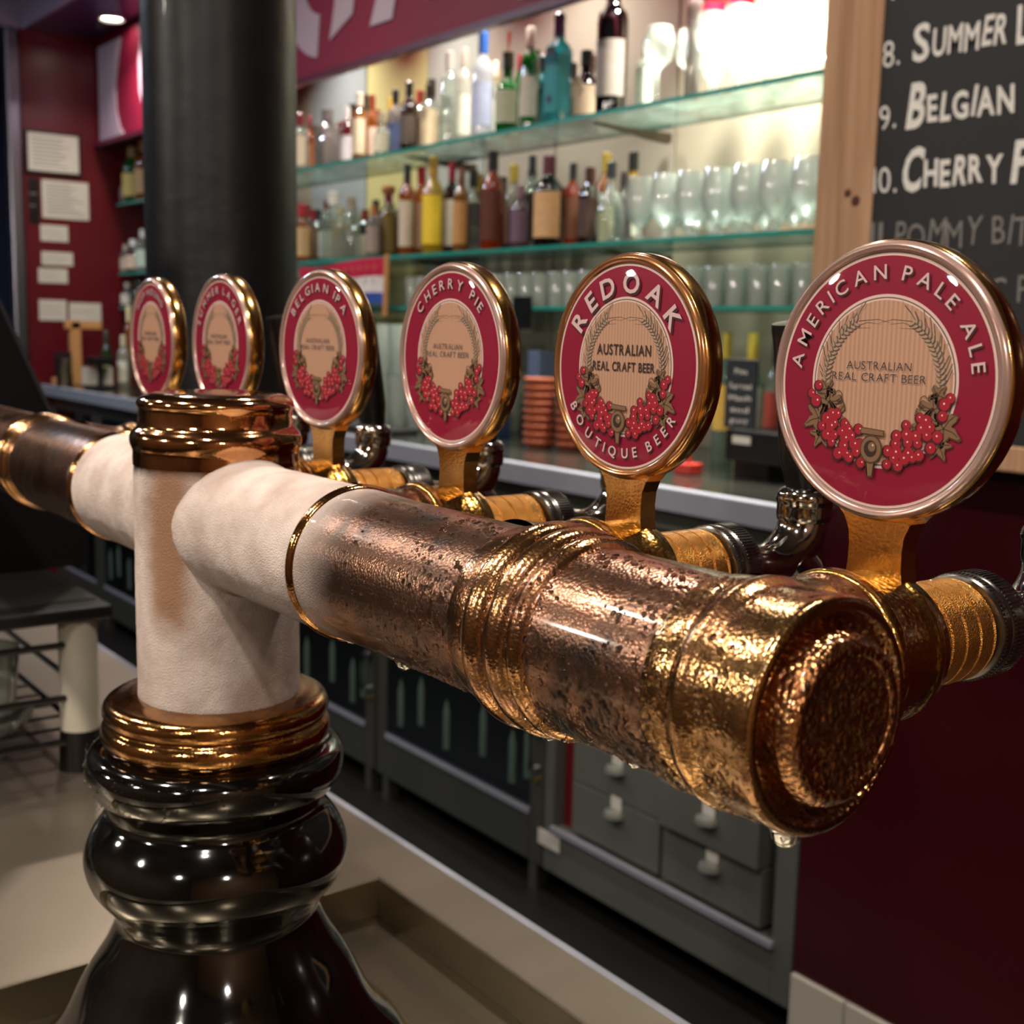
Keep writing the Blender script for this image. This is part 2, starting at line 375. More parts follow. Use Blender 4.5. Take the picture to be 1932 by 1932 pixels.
# drawer unit
dr = thing('drawer_cabinet', 'grey steel drawer cabinet with cup pulls beside the dark red panel', 'cabinet')
DG = mat('drawer_grey', '#62645c', .5, .35, var=.06, scale=6)
mb = MB(); mb.box(-2.095, -2.062, 1.70, 1.779, .064, .95); mb.box(-1.411, -1.362, 1.70, 1.779, .064, .95); mb.box(-2.062, -1.411, 1.70, 1.779, .064, .175); mb.box(-2.062, -1.411, 1.70, 1.779, .91, .95)
mb.obj('carcass', DG, dr, bevel=.002)
box('back_panel', -2.062, -1.411, 1.765, 1.779, .175, .91, mat('red_inner', '#3c0c10', .4), dr)
box('bottom_rail', -2.062, -1.405, 1.690, 1.70, .168, .180, STEELL, dr)
box('red_side', -2.058, -2.012, 1.73, 1.764, .175, .91, mat('red_side_strip', '#64121a', .4), dr)
for col, (xa, xb) in enumerate([(-2.005, -1.722), (-1.716, -1.445)]):
    for r in range(7):
        z0 = .205+r*.100; off = .016 if (col == 1 and r in (1, 4)) else .0
        z0_ = z0 if r else .185
        d = MB().box(xa+.002, xb-.002, 1.706-off, 1.764, z0_+.002, z0+.098).obj('drawer', DG, dr, bevel=.0015)
        cx = (xa+xb)/2+.005; zc = z0+.070+(.0 if col else .012)
        MB().box(cx-.014, cx+.018, 1.7035-off, 1.7055-off, zc-.002, zc+.026).obj('card', mat('card_white', '#c8c4b8', .6), d)
        MB().lathe([(.0265, 0), (.024, .010), (.012, .013), (0, .013)], 'Z', (cx, 1.705-off, zc-.016), 16, a0=pi, a1=2*pi).obj('cup_pull', mat('pull_grey', '#9a9a92', .3, .6), d)
ws = box('white_sticker', -2.112, -2.034, 1.697, 1.6995, .122, .157, mat('card_white', '#c8c4b8', .6)); tag(ws, 'small white sticker on the rail below the fridge latch', 'sticker')
# ------------------------------------------------------------------ glass shelves
SH = clear('shelf_glass', '#eef7f4', .13, '#a8cdc4', .5)
SE = mat('shelf_edge_teal', '#2c8f82', .25, spec=.8, var=.15, scale=20)
for nm, z, x0, lb in (('glass_shelf', 1.824, -5.70, 'upper green-edged glass shelf holding spirit bottles and wine glasses'), ('glass_shelf', 1.514, -5.70, 'middle green-edged glass shelf of bottles and stemmed beer glasses'), ('glass_shelf', 1.360, -5.70, 'lowest green-edged glass shelf of small upturned glasses')):
    t = thing(nm, lb, 'shelf'); yb = 2.26 if z > 1.7 else 2.28
    box('glass_sheet', x0, -1.36, 2.014, yb, z-.010, z, SH, t)
    box('polished_edge', x0, -1.36, 2.010, 2.014, z-.010, z, SE, t)
    box('back_edge', x0, -1.36, yb, yb+.003, z-.010, z, SE, t)
    for bx in (-4.6, -3.3, -2.42, -1.40):
        MB().prism([(2.06, z-.0105), (yb+.06, z-.0105), (yb+.06, z-.035), (2.25, z-.03)], bx-.012, bx+.012, plane='YZ').obj('bracket', mat('bracket_bronze', '#4d4436', .4, .6), t)
# ------------------------------------------------------------------ fascia sign with cut letters
SR = mat('sign_maroon', '#7a0c2c', .55, coat=0, var=.08, scale=3)
sg = thing('fascia_sign', 'long glossy maroon sign with huge pale letters above the bottle shelves', 'sign')
box('board', -5.74, -1.37, 1.952, 1.975, 2.085, 2.538, SR, sg)
box('lower_lip', -5.74, -1.37, 1.925, 1.952, 2.068, 2.088, mat('sign_lip', '#54102c', .4, coat=.2), sg)
LT = mat('sign_letter_pale', '#b5a0ac', .3, var=.08, scale=6)
def ltr(poly, y=1.951): return MB().prism(poly, y-.004, y).obj('letter', LT, sg)
def arc(cx, cz, r0, r1, a0, a1, e=1, n=20):
    P = [(cx+r0*cos(a0+(a1-a0)*i/n), cz+e*r0*sin(a0+(a1-a0)*i/n)) for i in range(n+1)]
    return P+[(cx+r1*cos(a1+(a0-a1)*i/n), cz+e*r1*sin(a1+(a0-a1)*i/n)) for i in range(n+1)]
ltr([(-5.72, 2.50), (-5.42, 2.50), (-5.47, 2.40), (-5.505, 2.30), (-5.50, 2.20), (-5.46, 2.13), (-5.41, 2.095), (-5.72, 2.095)])
ltr([(-5.18, 2.50), (-5.22, 2.38), (-5.22, 2.25), (-5.15, 2.13), (-5.02, 2.11), (-5.02, 2.50)])
ltr(arc(-3.62, 2.40, .13, .26, radians(125), radians(262), 1.0))
ltr([(-3.575, 2.18), (-3.43, 2.235), (-3.36, 2.50), (-3.50, 2.50), (-3.545, 2.27)])
ltr([(-3.325, 2.18), (-3.20, 2.18), (-3.16, 2.30), (-3.05, 2.50), (-3.17, 2.50)])
ltr([(-3.02, 2.20), (-2.90, 2.20), (-2.95, 2.50), (-3.07, 2.50)])
ltr(arc(-2.52, 2.36, .10, .25, radians(100), radians(440)))
# ------------------------------------------------------------------ alcove: framed papers on the end wall, chrome post
PAP = mat('paper', '#c9c0ae', .6, var=.06, scale=8); INK = mat('ink_grey', '#77726a', .7); BLKF = mat('black_frame', '#0c0a0a', .35)
def paper(name, y0, y1, z0, z1, label, cat, frame=0, skew=0, lines=8):
    k = 1.036; y0, y1 = y0*k, y1*k; z0, z1 = z0*k+OZ, z1*k+OZ; x = -5.749
    t = thing(name, label, cat, group=None)
    if frame: MB().box(x, x+.012, y0-frame, y1+frame, z0-frame, z1+frame).obj('frame', BLKF, t)
    box('sheet', x+(.012 if frame else 0), x+(.014 if frame else .002), y0, y1, z0, z1, PAP, t)
    mb = MB()
    for i in range(lines):
        zz = z1-(i+1.3)*(z1-z0)/(lines+1.8); w = random.uniform(.6, .92)
        mb.box(x+.0145 if frame else x+.0023, x+.0148 if frame else x+.0026, y0+(y1-y0)*.08, y0+(y1-y0)*w, zz-(z1-z0)*.012, zz+(z1-z0)*.012)
    mb.obj('print', INK, t)
paper('framed_certificate', 1.578, 1.79, .622, .778, 'black framed white certificate high on the dark red end wall', 'certificate', .012)
paper('notice_sheet', 1.633, 1.832, .428, .588, 'large white printed notice below the framed certificate', 'notice', lines=10)
paper('notice_card', 1.622, 1.738, .330, .398, 'small white card directly below the large printed notice', 'notice', lines=3)
paper('notice_card', 1.623, 1.756, .228, .285, 'wider white card, second of three on the end wall', 'notice', lines=3)
paper('notice_card', 1.607, 1.731, .152, .214, 'lowest of the three small white cards on the end wall', 'notice', lines=3)
paper('label_plate', 1.577, 1.62, .40, .59, 'narrow dark switch strip left of the large printed notice', 'switch', lines=2)
[c for c in bpy.data.objects['label_plate'].children if c.name.startswith('sheet')][0].data.materials[0] = BLKF
paper('fixed_sheet', 1.605, 1.722, -.01, .079, 'white sheet with grey screen print above the wooden stand', 'notice', lines=2)
paper('long_notice', 1.734, 1.874, -.01, .070, 'pale blank sheet beside the screen print sheet above the counter', 'notice', lines=1)
cp = MB().box(-5.80, -5.74, 1.553, 1.614, 0, 2.54).obj('steel_post', mat('satin_post', '#8f8c98', .28, 1, var=.03), bevel=.012)
tag(cp, 'tall satin steel corner post at the left end of the red wall', 'post')
dl = thing('alcove_downlight', 'bright round downlight in the purple bulkhead', 'light', (-5.28, 1.86, 2.54))
MB().lathe([(.035, 0), (.052, -.001), (.055, -.008), (.048, -.012), (.042, -.006), (.035, 0)], seg=28).obj('trim', mat('lamp_trim', '#d8d0c8', .3, .5), dl)
MB().lathe([(0, -.004), (.042, -.004), (.042, -.001), (0, -.001)], seg=24).obj('lens', mat('lamp_glow', '#ffffff', .3, emit='#fff2e6', estr=25), dl)
for i, (x, y) in enumerate(DOWN):
    w = ['nearest the camera', 'over the tower', 'behind the camera to the right', 'over the far left of the bar', 'over the aisle by the last tap', 'over the aisle mid way', 'over the far aisle'][i]
    d = thing('ceiling_downlight', 'round recessed ceiling downlight '+w, 'light', (x, y, 2.8), group='recessed ceiling downlights')
    MB().lathe([(.058, -.001), (.072, -.002), (.075, -.012), (.062, -.016), (.057, -.006), (.058, -.001)], seg=24).obj('trim', MATS['lamp_trim'], d)
    MB().lathe([(0, -.018), (.05, -.018), (.058, -.010), (.058, 0)], seg=20).obj('lens', mat('lamp_glow_b', '#ffffff', .3, emit='#ffdcb8', estr=6), d)
# ------------------------------------------------------------------ cast iron column behind the bar
col = MB().lathe([(.130, 0), (.130, .06), (.108, .09), (.1045, 1.2), (.1045, 2.72), (.13, 2.76), (.13, 2.8)], org=(-1.662, .735, 0), seg=48)
co = col.obj('iron_column', mat('painted_iron', '#0c0d10', .40, .0, spec=.5, coat=.1, var=.35, scale=14, bump=.6, bscale=22))
tag(co, 'thick round dark painted iron column standing behind the taps', 'column')
for (a, z, w, h, c, lb) in ((0.18, 1.335, .022, .034, '#8f8a86', 'small grey card stuck to the dark column beside the second badge'), (0.20, 1.298, .020, .026, '#a07a74', 'small pinkish sticker on the dark column below the grey card')):
    th = radians(-38)+a; x = -1.655+.112*cos(th); y = .735+.112*sin(th)
    Mx = Matrix.Translation((x, y, z)) @ Matrix.Rotation(th, 4, 'Z') @ Matrix.Rotation(.2, 4, 'X')
    o = MB().box(-.001, .0015, -w/2, w/2, -h/2, h/2, M=Mx).obj('sticker', mat('stk'+c, c, .5)); tag(o, lb, 'sticker')
# ------------------------------------------------------------------ bar
BARM = mat('bar_steel', '#9c9080', .36, .9, var=.16, scale=5, bump=.05, bscale=90)
bt = thing('bar_counter', 'brushed stainless steel bar top with a shallow sunken drip tray', 'bar')
mb = MB(); X0, X1, Y0, Y1 = -2.6, .9, -.35, .612; a, b, c, d = -.915, .55, -.12, .551
zt, zf = .80, .775
for (xa, xb, ya, yb) in ((X0, a, Y0, Y1), (b, X1, Y0, Y1), (a, b, Y0, c), (a, b, d, Y1)): mb.box(xa, xb, ya, yb, .765, zt)
mb.obj('top_sheet', BARM, bt)
mb = MB(); mb.box(a, b, c, d, .755, zf-.008)
mb.obj('tray_floor', mat('tray_steel', '#948a76', .26, .95, var=.25, scale=4, bump=.08, bscale=60), bt)
mb = MB(); r = .004
for (xa, xb, ya, yb) in ((a, a+r, c, d), (b-r, b, c, d), (a, b, c, c+r), (a, b, d-r, d)): mb.box(xa, xb, ya, yb, zf-.012, zt+.0015)
mb.obj('tray_rim', STEEL, bt, bevel=.001)
mb = MB(); mb.box(X0, X1, Y1-.006, Y1+.002, .74, zt+.0005); mb.obj('back_edge', STEELL, bt, bevel=.001)
bb = box('bar_body', X0+.02, X1-.02, Y0+.03, Y1-.03, 0, .755, mat('bar_body_dark', '#1a1412', .5)); bb.name = 'body'; bb.parent = bt

for i, (x, y, z) in enumerate(FILL_PEND):  # fittings for the pendants added to soften the front light
    d = thing('fill_pendant', 'added unseen pendant for warm front fill, '+['above right of the camera', 'behind the tower end', 'farthest left', 'over the right end of the bar'][i], 'lamp', (x, y, z), 0, 'added fill pendants')
    MB().tube([(0, 0, .10), (0, 0, 2.8-z)], .004, 8).obj('cord', BLKF, d); MB().lathe([(.05, .095), (.055, .11), (.02, .14), (0, .14)], seg=20).obj('canopy', CHROME, d)
    MB().lathe([(.052, .088), (.075, .062), (.078, .056), (.074, .060)], seg=24).obj('shade_rim', CHROME, d)
tl = box('tube_light_housing', -5.55, -4.25, .04, .16, 2.76, 2.799, mat('housing_white', '#d0d4da', .4)); tag(tl, 'cool white tube light fitting on the ceiling at far left', 'light')
# ------------------------------------------------------------------ beer tower
TX, TY, TZ = -.678, .295, OZ-.1145
tw = thing('beer_tower', 'frosted brass tee shaped beer tower on a glossy black turned pedestal', 'beer tower', (TX, TY, .767))
def W(mb, name, mt, parent=tw, bevel=0):    # world-space mesh under the tower
    o = mb.obj(name, mt, parent, bevel=bevel); o.matrix_parent_inverse = Matrix.Translation(parent.location).inverted(); return o
bz = OZ
# black pedestal (r, z relative to the camera height)
prof = [(.0, -.530), (.150, -.530), (.150, -.512), (.143, -.500), (.132, -.478), (.118, -.455), (.104, -.440), (.094, -.425), (.082, -.400), (.070, -.382), (.0625, -.366), (.0605, -.360), (.0625, -.354),
        (.070, -.345), (.0765, -.336), (.0795, -.326), (.0795, -.318), (.0760, -.308), (.0700, -.299), (.0655, -.294), (.0645, -.290), (.0670, -.285), (.0730, -.278), (.0765, -.271), (.0775, -.264), (.0765, -.257), (.0700, -.252), (.05, -.250)]
def smooth(pr, it=2):
    for _ in range(it):
        q = [pr[0]]
        for i in range(len(pr)-1):
            A, B = pr[i], pr[i+1]; q += [(A[0]*.75+B[0]*.25, A[1]*.75+B[1]*.25), (A[0]*.25+B[0]*.75, A[1]*.25+B[1]*.75)]
        pr = q+[pr[-1]]
    return pr
W(MB().lathe([(r, z+bz) for r, z in smooth(prof)], org=(TX-.006, TY, 0), seg=96), 'pedestal', BLACKG)
cl = [(.045, -.2195), (.0500, -.2200), (.0530, -.2208), (.0590, -.2216), (.0635, -.2228), (.0662, -.2252), (.0672, -.2285), (.0670, -.2315), (.0655, -.2340), (.0648, -.2355), (.0668, -.2370), (.0685, -.2405), (.0685, -.2450), (.0665, -.2490), (.0640, -.2510), (.0635, -.2530), (.0640, -.2560), (.0625, -.2600), (.0590, -.2620), (.04, -.2620)]
COL = brass('wet_gold_collar', '#d09a58', '#8a5c38', .12, .10, .55)
W(MB().lathe([(r, z+bz) for r, z in smooth(cl, 1)], org=(TX-.004, TY, 0), seg=96), 'collar', COL)
# riser (frosted)
rp = [(.030, -.226), (.0462, -.226), (.0470, -.222)]+[(.0475, -.219+.00226*i) for i in range(60)]+[(.0472, -.0815), (.0470, -.0795), (.03, -.0795)]
def rime(mb, amp, flt=None):
    # uneven crust of frost, a few tenths of a millimetre thick
    for i, v in enumerate(mb.v):
        V = Vector(v); a = flt(V) if flt else Vector((V.x-TX, V.y-TY, 0))
        if a is None or a.length < 1e-6: continue
        n = noise.noise(V*60)*.6+noise.noise(V*190)*.5+noise.noise(V*480)*.35
        mb.v[i] = tuple(V+a.normalized()*(n*amp))
    return mb
add_frost(RISER, (2, -.5+bz, -.4+bz, -.0790+bz, -.0700+bz, .022),
          tan=[(-.653, .255, bz-.118, .008, .026, 1.1, .40, .95), (-.632, .288, bz-.082, .010, .028, 1, 1.2, .9), (-.628, .300, bz-.215, .008, .03, 1, .8, .4)])
W(rime(MB().lathe([(r, z+bz) for r, z in rp], org=(TX, TY, 0), seg=180), .00045, lambda V: Vector((V.x-TX, V.y-TY, 0)) if V.z < bz-.088 else None), 'riser', RISER)
cp_ = [(.0, -.0392), (.020, -.0396), (.034, -.0405), (.0405, -.0420), (.0440, -.0442), (.0452, -.0465), (.0448, -.0485), (.0440, -.0495), (.0442, -.0590), (.0450, -.0605), (.0476, -.0625), (.0492, -.0655), (.0494, -.0690), (.0484, -.0725), (.0478, -.0740), (.0479, -.0800), (.0478, -.0825), (.04, -.0825)]
W(MB().lathe([(r, z+bz) for r, z in smooth(cp_, 1)], org=(TX, TY, 0), seg=96), 'cap', CAPB)
# crossbar
PR = .0358
add_frost(PIPEF, (0, -.838, -.832, -.515, -.462, .022))
cbp = [(PR*.9, -1.5), (PR, -1.5), (PR, -1.02), (PR+.0004, -.86)]
for i in range(170):
    x = -.845+i*.0024; d = abs(x-TX)-.0475
    fl = .0020*max(0, 1-max(0, d)/.012)**2
    fr = .0012 if -.835 < x < -.52 else (.0012*max(0, 1-(x+.52)/.05) if x > -.52 else 0)
    cbp.append((PR+fr+fl, x))
cbp += [(PR, -.40), (PR, -.262), (PR*.9, -.262)]
W(rime(MB().lathe(cbp, 'X', (0, TY, TZ), 180), .00042, lambda V: Vector((0, V.y-TY, V.z-TZ)) if -.832 < V.x < -.50 and abs(V.x+.5125) > .006 else None), 'crossbar', PIPEF)
def ring(xs, mt, name='ring'):
    W(MB().lathe(smooth(xs, 1), 'X', (0, TY, TZ), 96), name, mt)
def beadp(x, r, w): return [(PR-.001, x-w*1.2), (PR+.001, x-w), (r-.0006, x-w*.6), (r, x-w*.1), (r, x+w*.2), (r-.0008, x+w*.7), (PR+.001, x+w), (PR-.001, x+w*1.2)]
ring(beadp(-.5125, PR+.0030, .0034), COL, 'ring'); ring(beadp(-.838, PR+.0028, .0034), COL, 'ring')
RB = brass('wet_ring_brass', '#dca66c', '#7e5840', .17, .14, .55)
for cx in (-.352, -1.005):
    if cx < -1: PR_, PR = PR, PR-.0024
    ring([(PR-.001, cx-.030), (PR+.0016, cx-.029), (PR+.0020, cx-.018), (PR+.0016, cx-.0165), (PR+.0052, cx-.0140), (PR+.0060, cx-.010), (PR+.0046, cx-.006), (PR+.0016, cx-.004), (PR+.0044, cx-.001), (PR+.0056, cx+.003), (PR+.0042, cx+.007), (PR+.0014, cx+.009), (PR+.0030, cx+.012), (PR+.0038, cx+.0145), (PR+.0010, cx+.018), (PR-.001, cx+.019)], RB, 'coupling')
    if cx < -1: PR = PR_
ec = [(PR-.002, -.2740), (PR+.0008, -.2735), (PR+.0016, -.2620), (PR+.0010, -.2605), (PR+.0030, -.2575), (PR+.0034, -.2545), (PR+.0018, -.2515), (PR+.0008, -.2495), (PR+.0014, -.2440), (PR+.0018, -.2330), (PR+.0020, -.2290), (PR+.0008, -.2270), (PR-.0020, -.2268)]
RB2 = brass('wet_end_brass', '#dcae70', '#8a6244', .17, .16, .45)
ring(ec, RB2, 'end_collar')
e2 = [(PR-.0015, -.2268), (PR-.0035, -.2285), (PR-.0055, -.2320), (PR-.0072, -.2325), (PR-.0080, -.2300), (PR-.0084, -.2265), (PR-.0092, -.2230), (PR-.0112, -.2206), (PR-.0132, -.2200), (PR-.0150, -.2204), (PR-.0156, -.2210), (0, -.2210)]
ring(e2, brass('wet_end_disc', '#d29c68', '#8a5838', .22, .8, .6, scale=45, vs=420), 'end_disc')
TAPX = [-.275, -.413, -.553, -.700, -.852, -.988]
for x in TAPX:
    W(MB().lathe(smooth([(.0335, .318), (.0318, .326), (.0296, .336), (.0286, .343), (.0290, .347), (.0305, .350), (.0305, .353), (.0285, .355), (.015, .355)], 1), 'Y', (x, 0, TZ), 64), 'outlet', brass('wet_outlet', '#d09a60', '#7c5238', .2, .16, .6))
# drops and condensation
WATER = mat('water', '#ffffff', .0, trans=1, ior=1.33, var=0)
WATER.node_tree.nodes['Principled BSDF'].inputs['Base Color'].default_value = (1, 1, 1, 1)
def drop_template():
    vs = []; fs = []; nu, nv = 7, 3
    vs.append((0, 0, 1))
    for j in range(1, nv+1):
        a = j/nv*pi/2*1.12
        for i in range(nu): b = 2*pi*i/nu; vs.append((sin(a)*cos(b), sin(a)*sin(b), cos(a)))
    for i in range(nu): fs.append((0, 1+i, 1+(i+1) % nu))
    for j in range(nv-1):
        for i in range(nu): A = 1+j*nu; B = A+nu; fs.append((A+i, B+i, B+(i+1) % nu, A+(i+1) % nu))
    return vs, fs
DV, DF = drop_template()
def scatter(n, posf, rmin, rmax, dens):
    mb = MB(); k = 0; tries = 0
    while k < n and tries < n*20:
        tries += 1
        p, nrm = posf()
        if dens and random.random() > dens(p): continue
        r = rmin+(rmax-rmin)*random.random()**3.2
        n_ = Vector(nrm).normalized(); u = n_.orthogonal().normalized(); u = Matrix.Rotation(random.random()*6.28, 3, n_) @ u; w = n_.cross(u)
        st = random.uniform(.8, 1.25); fl = random.uniform(.35, .6)
        mb.add([Vector(p)+(u*v[0]*st+w*v[1]/st)*r+n_*(v[2]*fl*r-.0001) for v in DV], DF, 0, True); k += 1
    return mb
def on_pipe(x0, x1, extra=.0002):
    def f():
        x = random.uniform(x0, x1); a = random.uniform(radians(95), radians(300))
        # radius follows the rings
        r = PR+extra
        if -.371 < x < -.334: r = PR+.0030
        if x > -.2735: r = PR+.0016
        return (x, TY+r*cos(a), TZ+r*sin(a)), (0, cos(a), sin(a))
    return f
def dens(p):
    v = noise.noise(Vector(p)*28)*.9+.42
    edge = min(1, max(0, (p[0]+.475)/.07))
    return max(0, min(1, v))*edge
mbx = scatter(5200, on_pipe(-.48, -.228), .0003, .00145, dens)
q = scatter(380, on_pipe(-1.2, -.90), .0004, .0012, None); mbx.add(q.v, q.f, 0, True)
def on_low():
    x = random.uniform(-.335, -.235); a = random.uniform(radians(165), radians(275)); r = PR+(.0017 if x > -.2735 else .0002)
    return (x, TY+r*cos(a), TZ+r*sin(a)), (0, cos(a), sin(a))
q = scatter(900, on_low, .0004, .0019, lambda p: noise.noise(Vector(p)*40)+.5); mbx.add(q.v, q.f, 0, True)
def on_disc():
    a = random.uniform(0, 2*pi); r = sqrt(random.random())*.0245
    return (-.2209, TY+r*cos(a), TZ+r*sin(a)), (1, 0, 0)
q = scatter(520, on_disc, .0004, .0017, None); mbx.add(q.v, q.f, 0, True)
def on_face():
    a = random.uniform(0, 2*pi); r = random.uniform(.0265, .0335)
    return (-.2298, TY+r*cos(a), TZ+r*sin(a)), (1, 0, 0)
q = scatter(260, on_face, .0003, .001, None); mbx.add(q.v, q.f, 0, True)
def on_shoulder():
    a = random.uniform(radians(170), radians(370)); z, r = random.choice([(-.262, .0776), (-.268, .0772), (-.274, .0755), (-.280, .0718), (-.257, .0765)]); r += .0001
    return (TX-.006+r*cos(a), TY+r*sin(a), bz+z+random.uniform(-.003, .003)), (cos(a), sin(a), (z+.266)*12)
q = scatter(260, on_shoulder, .0004, .0012, None); mbx.add(q.v, q.f, 0, True)
def on_outlet():
    x = random.choice(TAPX[:3]); a = random.uniform(radians(20), radians(200)); y = random.uniform(.333, .350); return (x+.0298*cos(a), y, TZ+.0298*sin(a)), (cos(a), 0, sin(a))
q = scatter(260, on_outlet, .0004, .0011, None); mbx.add(q.v, q.f, 0, True)
cond = W(mbx, 'condensation', WATER); cond['kind'] = 'stuff'
for (x, r) in ((-.466, .0042), (-.515, .0030), (-.359, .0046), (-.240, .0050), (-.310, .0034), (-.262, .0026), (-.42, .0022)):
    zb = TZ-PR-(.003 if x in (-.359, -.240) else .0008)
    W(MB().lathe([(r*1.5, .0012), (r*1.15, -.0002), (r*.98, -r*.35), (r*.9, -r*.75), (r*.62, -r*1.12), (r*.3, -r*1.27), (0, -r*1.32)], org=(x, TY-.002, zb), seg=20), 'water_drop', WATER)
# ------------------------------------------------------------------ badges
RR = .045
def pm(name, h, coat=.25, rough=.5, **k): return mat(name, h, rough, coat=coat, var=k.get('var', .05), scale=60)
P_RED = pm('print_red', '#86062c', .5, .35, var=.05); P_PALE = pm('print_pale', '#d8b9ac', .3); P_CREAM = mat('print_cream', '#c89a78', .5, coat=.3, var=.05)
# vertical pin stripes on the cream oval
t = P_CREAM.node_tree; p = t.nodes['Principled BSDF']; wv = nd(t, 'ShaderNodeTexWave'); wv.bands_direction = 'X'; wv.inputs['Scale'].default_value = 160; tc = nd(t, 'ShaderNodeTexCoord'); t.links.new(tc.outputs['Object'], wv.inputs[0])
mc = nd(t, 'ShaderNodeMixRGB'); mc.inputs[1].default_value = rgb('#bd9478'); mc.inputs[2].default_value = rgb('#ae8064'); t.links.new(wv.outputs['Fac'], mc.inputs[0]); t.links.new(mc.outputs[0], p.inputs['Base Color'])
P_LEAF = pm('print_leaf', '#7a5c40'); P_LEAFD = pm('print_leaf_dark', '#4a3018'); P_BD = pm('print_berry_dark', '#3c0410'); P_BR = pm('print_berry', '#9c0a22'); P_BH = pm('print_berry_glint', '#f0c8c4')
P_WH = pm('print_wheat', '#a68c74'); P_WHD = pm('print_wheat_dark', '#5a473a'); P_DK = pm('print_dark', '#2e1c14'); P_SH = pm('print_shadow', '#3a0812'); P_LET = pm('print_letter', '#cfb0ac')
PM = [P_RED, P_PALE, P_CREAM, P_LEAF, P_LEAFD, P_BD, P_BR, P_BH, P_WH, P_WHD, P_DK, P_SH, P_LET]
def lay(k): return -.00025-.00007*k
def emblem():
    rnd = random.Random(5); mb = MB()
    def F(poly, k, mi): mb.flat([(a*RR, b*RR) for a, b in poly], lay(k), mi)
    for sgn in (-1, 1):
        # wheat: whiskers, stem, plaited grains
        for i in range(26):
            a = radians(28+i*2.6)*sgn; a2 = a-radians(rnd.uniform(6, 15))*sgn; r0 = .56; r1 = rnd.uniform(.60, .665)
            F(strip([(sin(a)*r0, cos(a)*r0), (sin((a+a2)/2)*(r0+r1)/2, cos((a+a2)/2)*(r0+r1)/2), (sin(a2)*r1, cos(a2)*r1)], .007), 3, 9 if i % 2 else 8)
        for i in range(3):
            a = radians(28+i*12)*sgn
            F(strip([(sin(a)*.545, cos(a)*.545), (sin(a-.35*sgn)*.50, cos(a-.35*sgn)*.50), (sin(a-.62*sgn)*(.47-.012*i), cos(a-.62*sgn)*(.47-.012*i))], [.006, .004, .001]), 3, 9)
        for i in range(17):
            a = radians(30+i*4.4)*sgn
            for s2 in (-1, 1):
                rr = .545+s2*.022; cx, cz = sin(a+.02*s2)*rr, cos(a+.02*s2)*rr
                F(disc(cx, cz, .034, 10, .42, -a+.7*s2*sgn+pi/2), 4, 9); F(disc(cx-.004, cz+.004, .026, 10, .38, -a+.7*s2*sgn+pi/2), 5, 8)
        # leaves
        for (cx, cz, r, rot) in ((.50, -.19, .155, .3), (.60, -.33, .17, -.4), (.43, -.29, .14, 1.1), (.57, -.47, .12, .2), (.53, -.08, .10, .9)):
            P = []; n = 40
            for i in range(n):
                th = 2*pi*i/n; q = r*(.72+.26*cos(5*th)+.10*cos(11*th+1)); P.append((sgn*(cx+q*cos(th+rot)), cz+q*sin(th+rot)))
            P = P if sgn > 0 else P[::-1]
            F([(x*1.0, z-.006) for x, z in P], 6, 4); F([(sgn*cx+(x-sgn*cx)*.90, cz+(z-cz)*.90) for x, z in P], 7, 3)
            for j in range(5):
                th = rot+2*pi*j/5; F(strip([(sgn*cx, cz), (sgn*(cx+r*.45*cos(th+.15)), cz+r*.45*sin(th+.15)), (sgn*(cx+r*.8*cos(th)), cz+r*.8*sin(th))], .008), 8, 4)
        # tendril
        F(strip([(sgn*(.40+.04*cos(t_*.5)*(1-t_/22)), -.12+.05*sin(t_*.5)*(1-t_/22)-t_*.004) for t_ in range(18)], .007), 7, 4)
        # berries
        bs = [(.60, -.06), (.67, -.13), (.62, -.19)] if sgn < 0 else [(.66, -.10), (.61, -.15), (.60, -.24)]
        for row, (z, xs) in enumerate([(-.285, (.38, .46)), (-.345, (.30, .40, .49)), (-.41, (.19, .28, .37, .47, .56)), (-.475, (.22, .31, .41, .51)), (-.54, (.13, .23, .33, .43)), (-.60, (.19, .28, .37)), (-.655, (.15, .24))]):
            bs += [(x+rnd.uniform(-.024, .024), z+rnd.uniform(-.020, .020)) for x in xs]
        for (bx, bz_) in bs:
            x, z = bx, bz_; x *= sgn; x -= .02; r = rnd.uniform(.046, .062)
            F(disc(x, z, r, 14), 9+.02*bs.index((bx, bz_)), 5); F(disc(x+.007, z+.006, r*.80, 14), 10+.02*bs.index((bx, bz_)), 6); F(disc(x-.010*sgn+.012, z+.012, r*.14, 8), 10.7, 7)
    # keg bung and tap
    F([(-.06, -.66), (-.09, -.62), (-.08, -.76), (-.02, -.76), (0, -.62), (-.01, -.66)][::-1], 12, 4)
    F([(-.10, -.60), (-.075, -.775), (-.015, -.775), (.005, -.60)], 12, 4); F([(-.085, -.62), (-.065, -.76), (-.025, -.76), (-.01, -.62)], 13, 3)
    F([(-.16, -.425), (-.16, -.37), (.07, -.385), (.07, -.435)], 12, 4); F([(-.152, -.418), (-.152, -.378), (.062, -.392), (.062, -.428)], 13, 3)
    F(disc(-.045, -.545, .108, 28, 1.08), 14, 4); F(disc(-.045, -.545, .096, 28, 1.08), 15, 3); F(disc(-.05, -.54, .062, 24, 1.1), 16, 10); F(disc(-.035, -.525, .036, 16, 1.1), 17, 3); F(disc(-.025, -.51, .010, 8), 18, 1)
    return mb.mesh('emblem', PM)
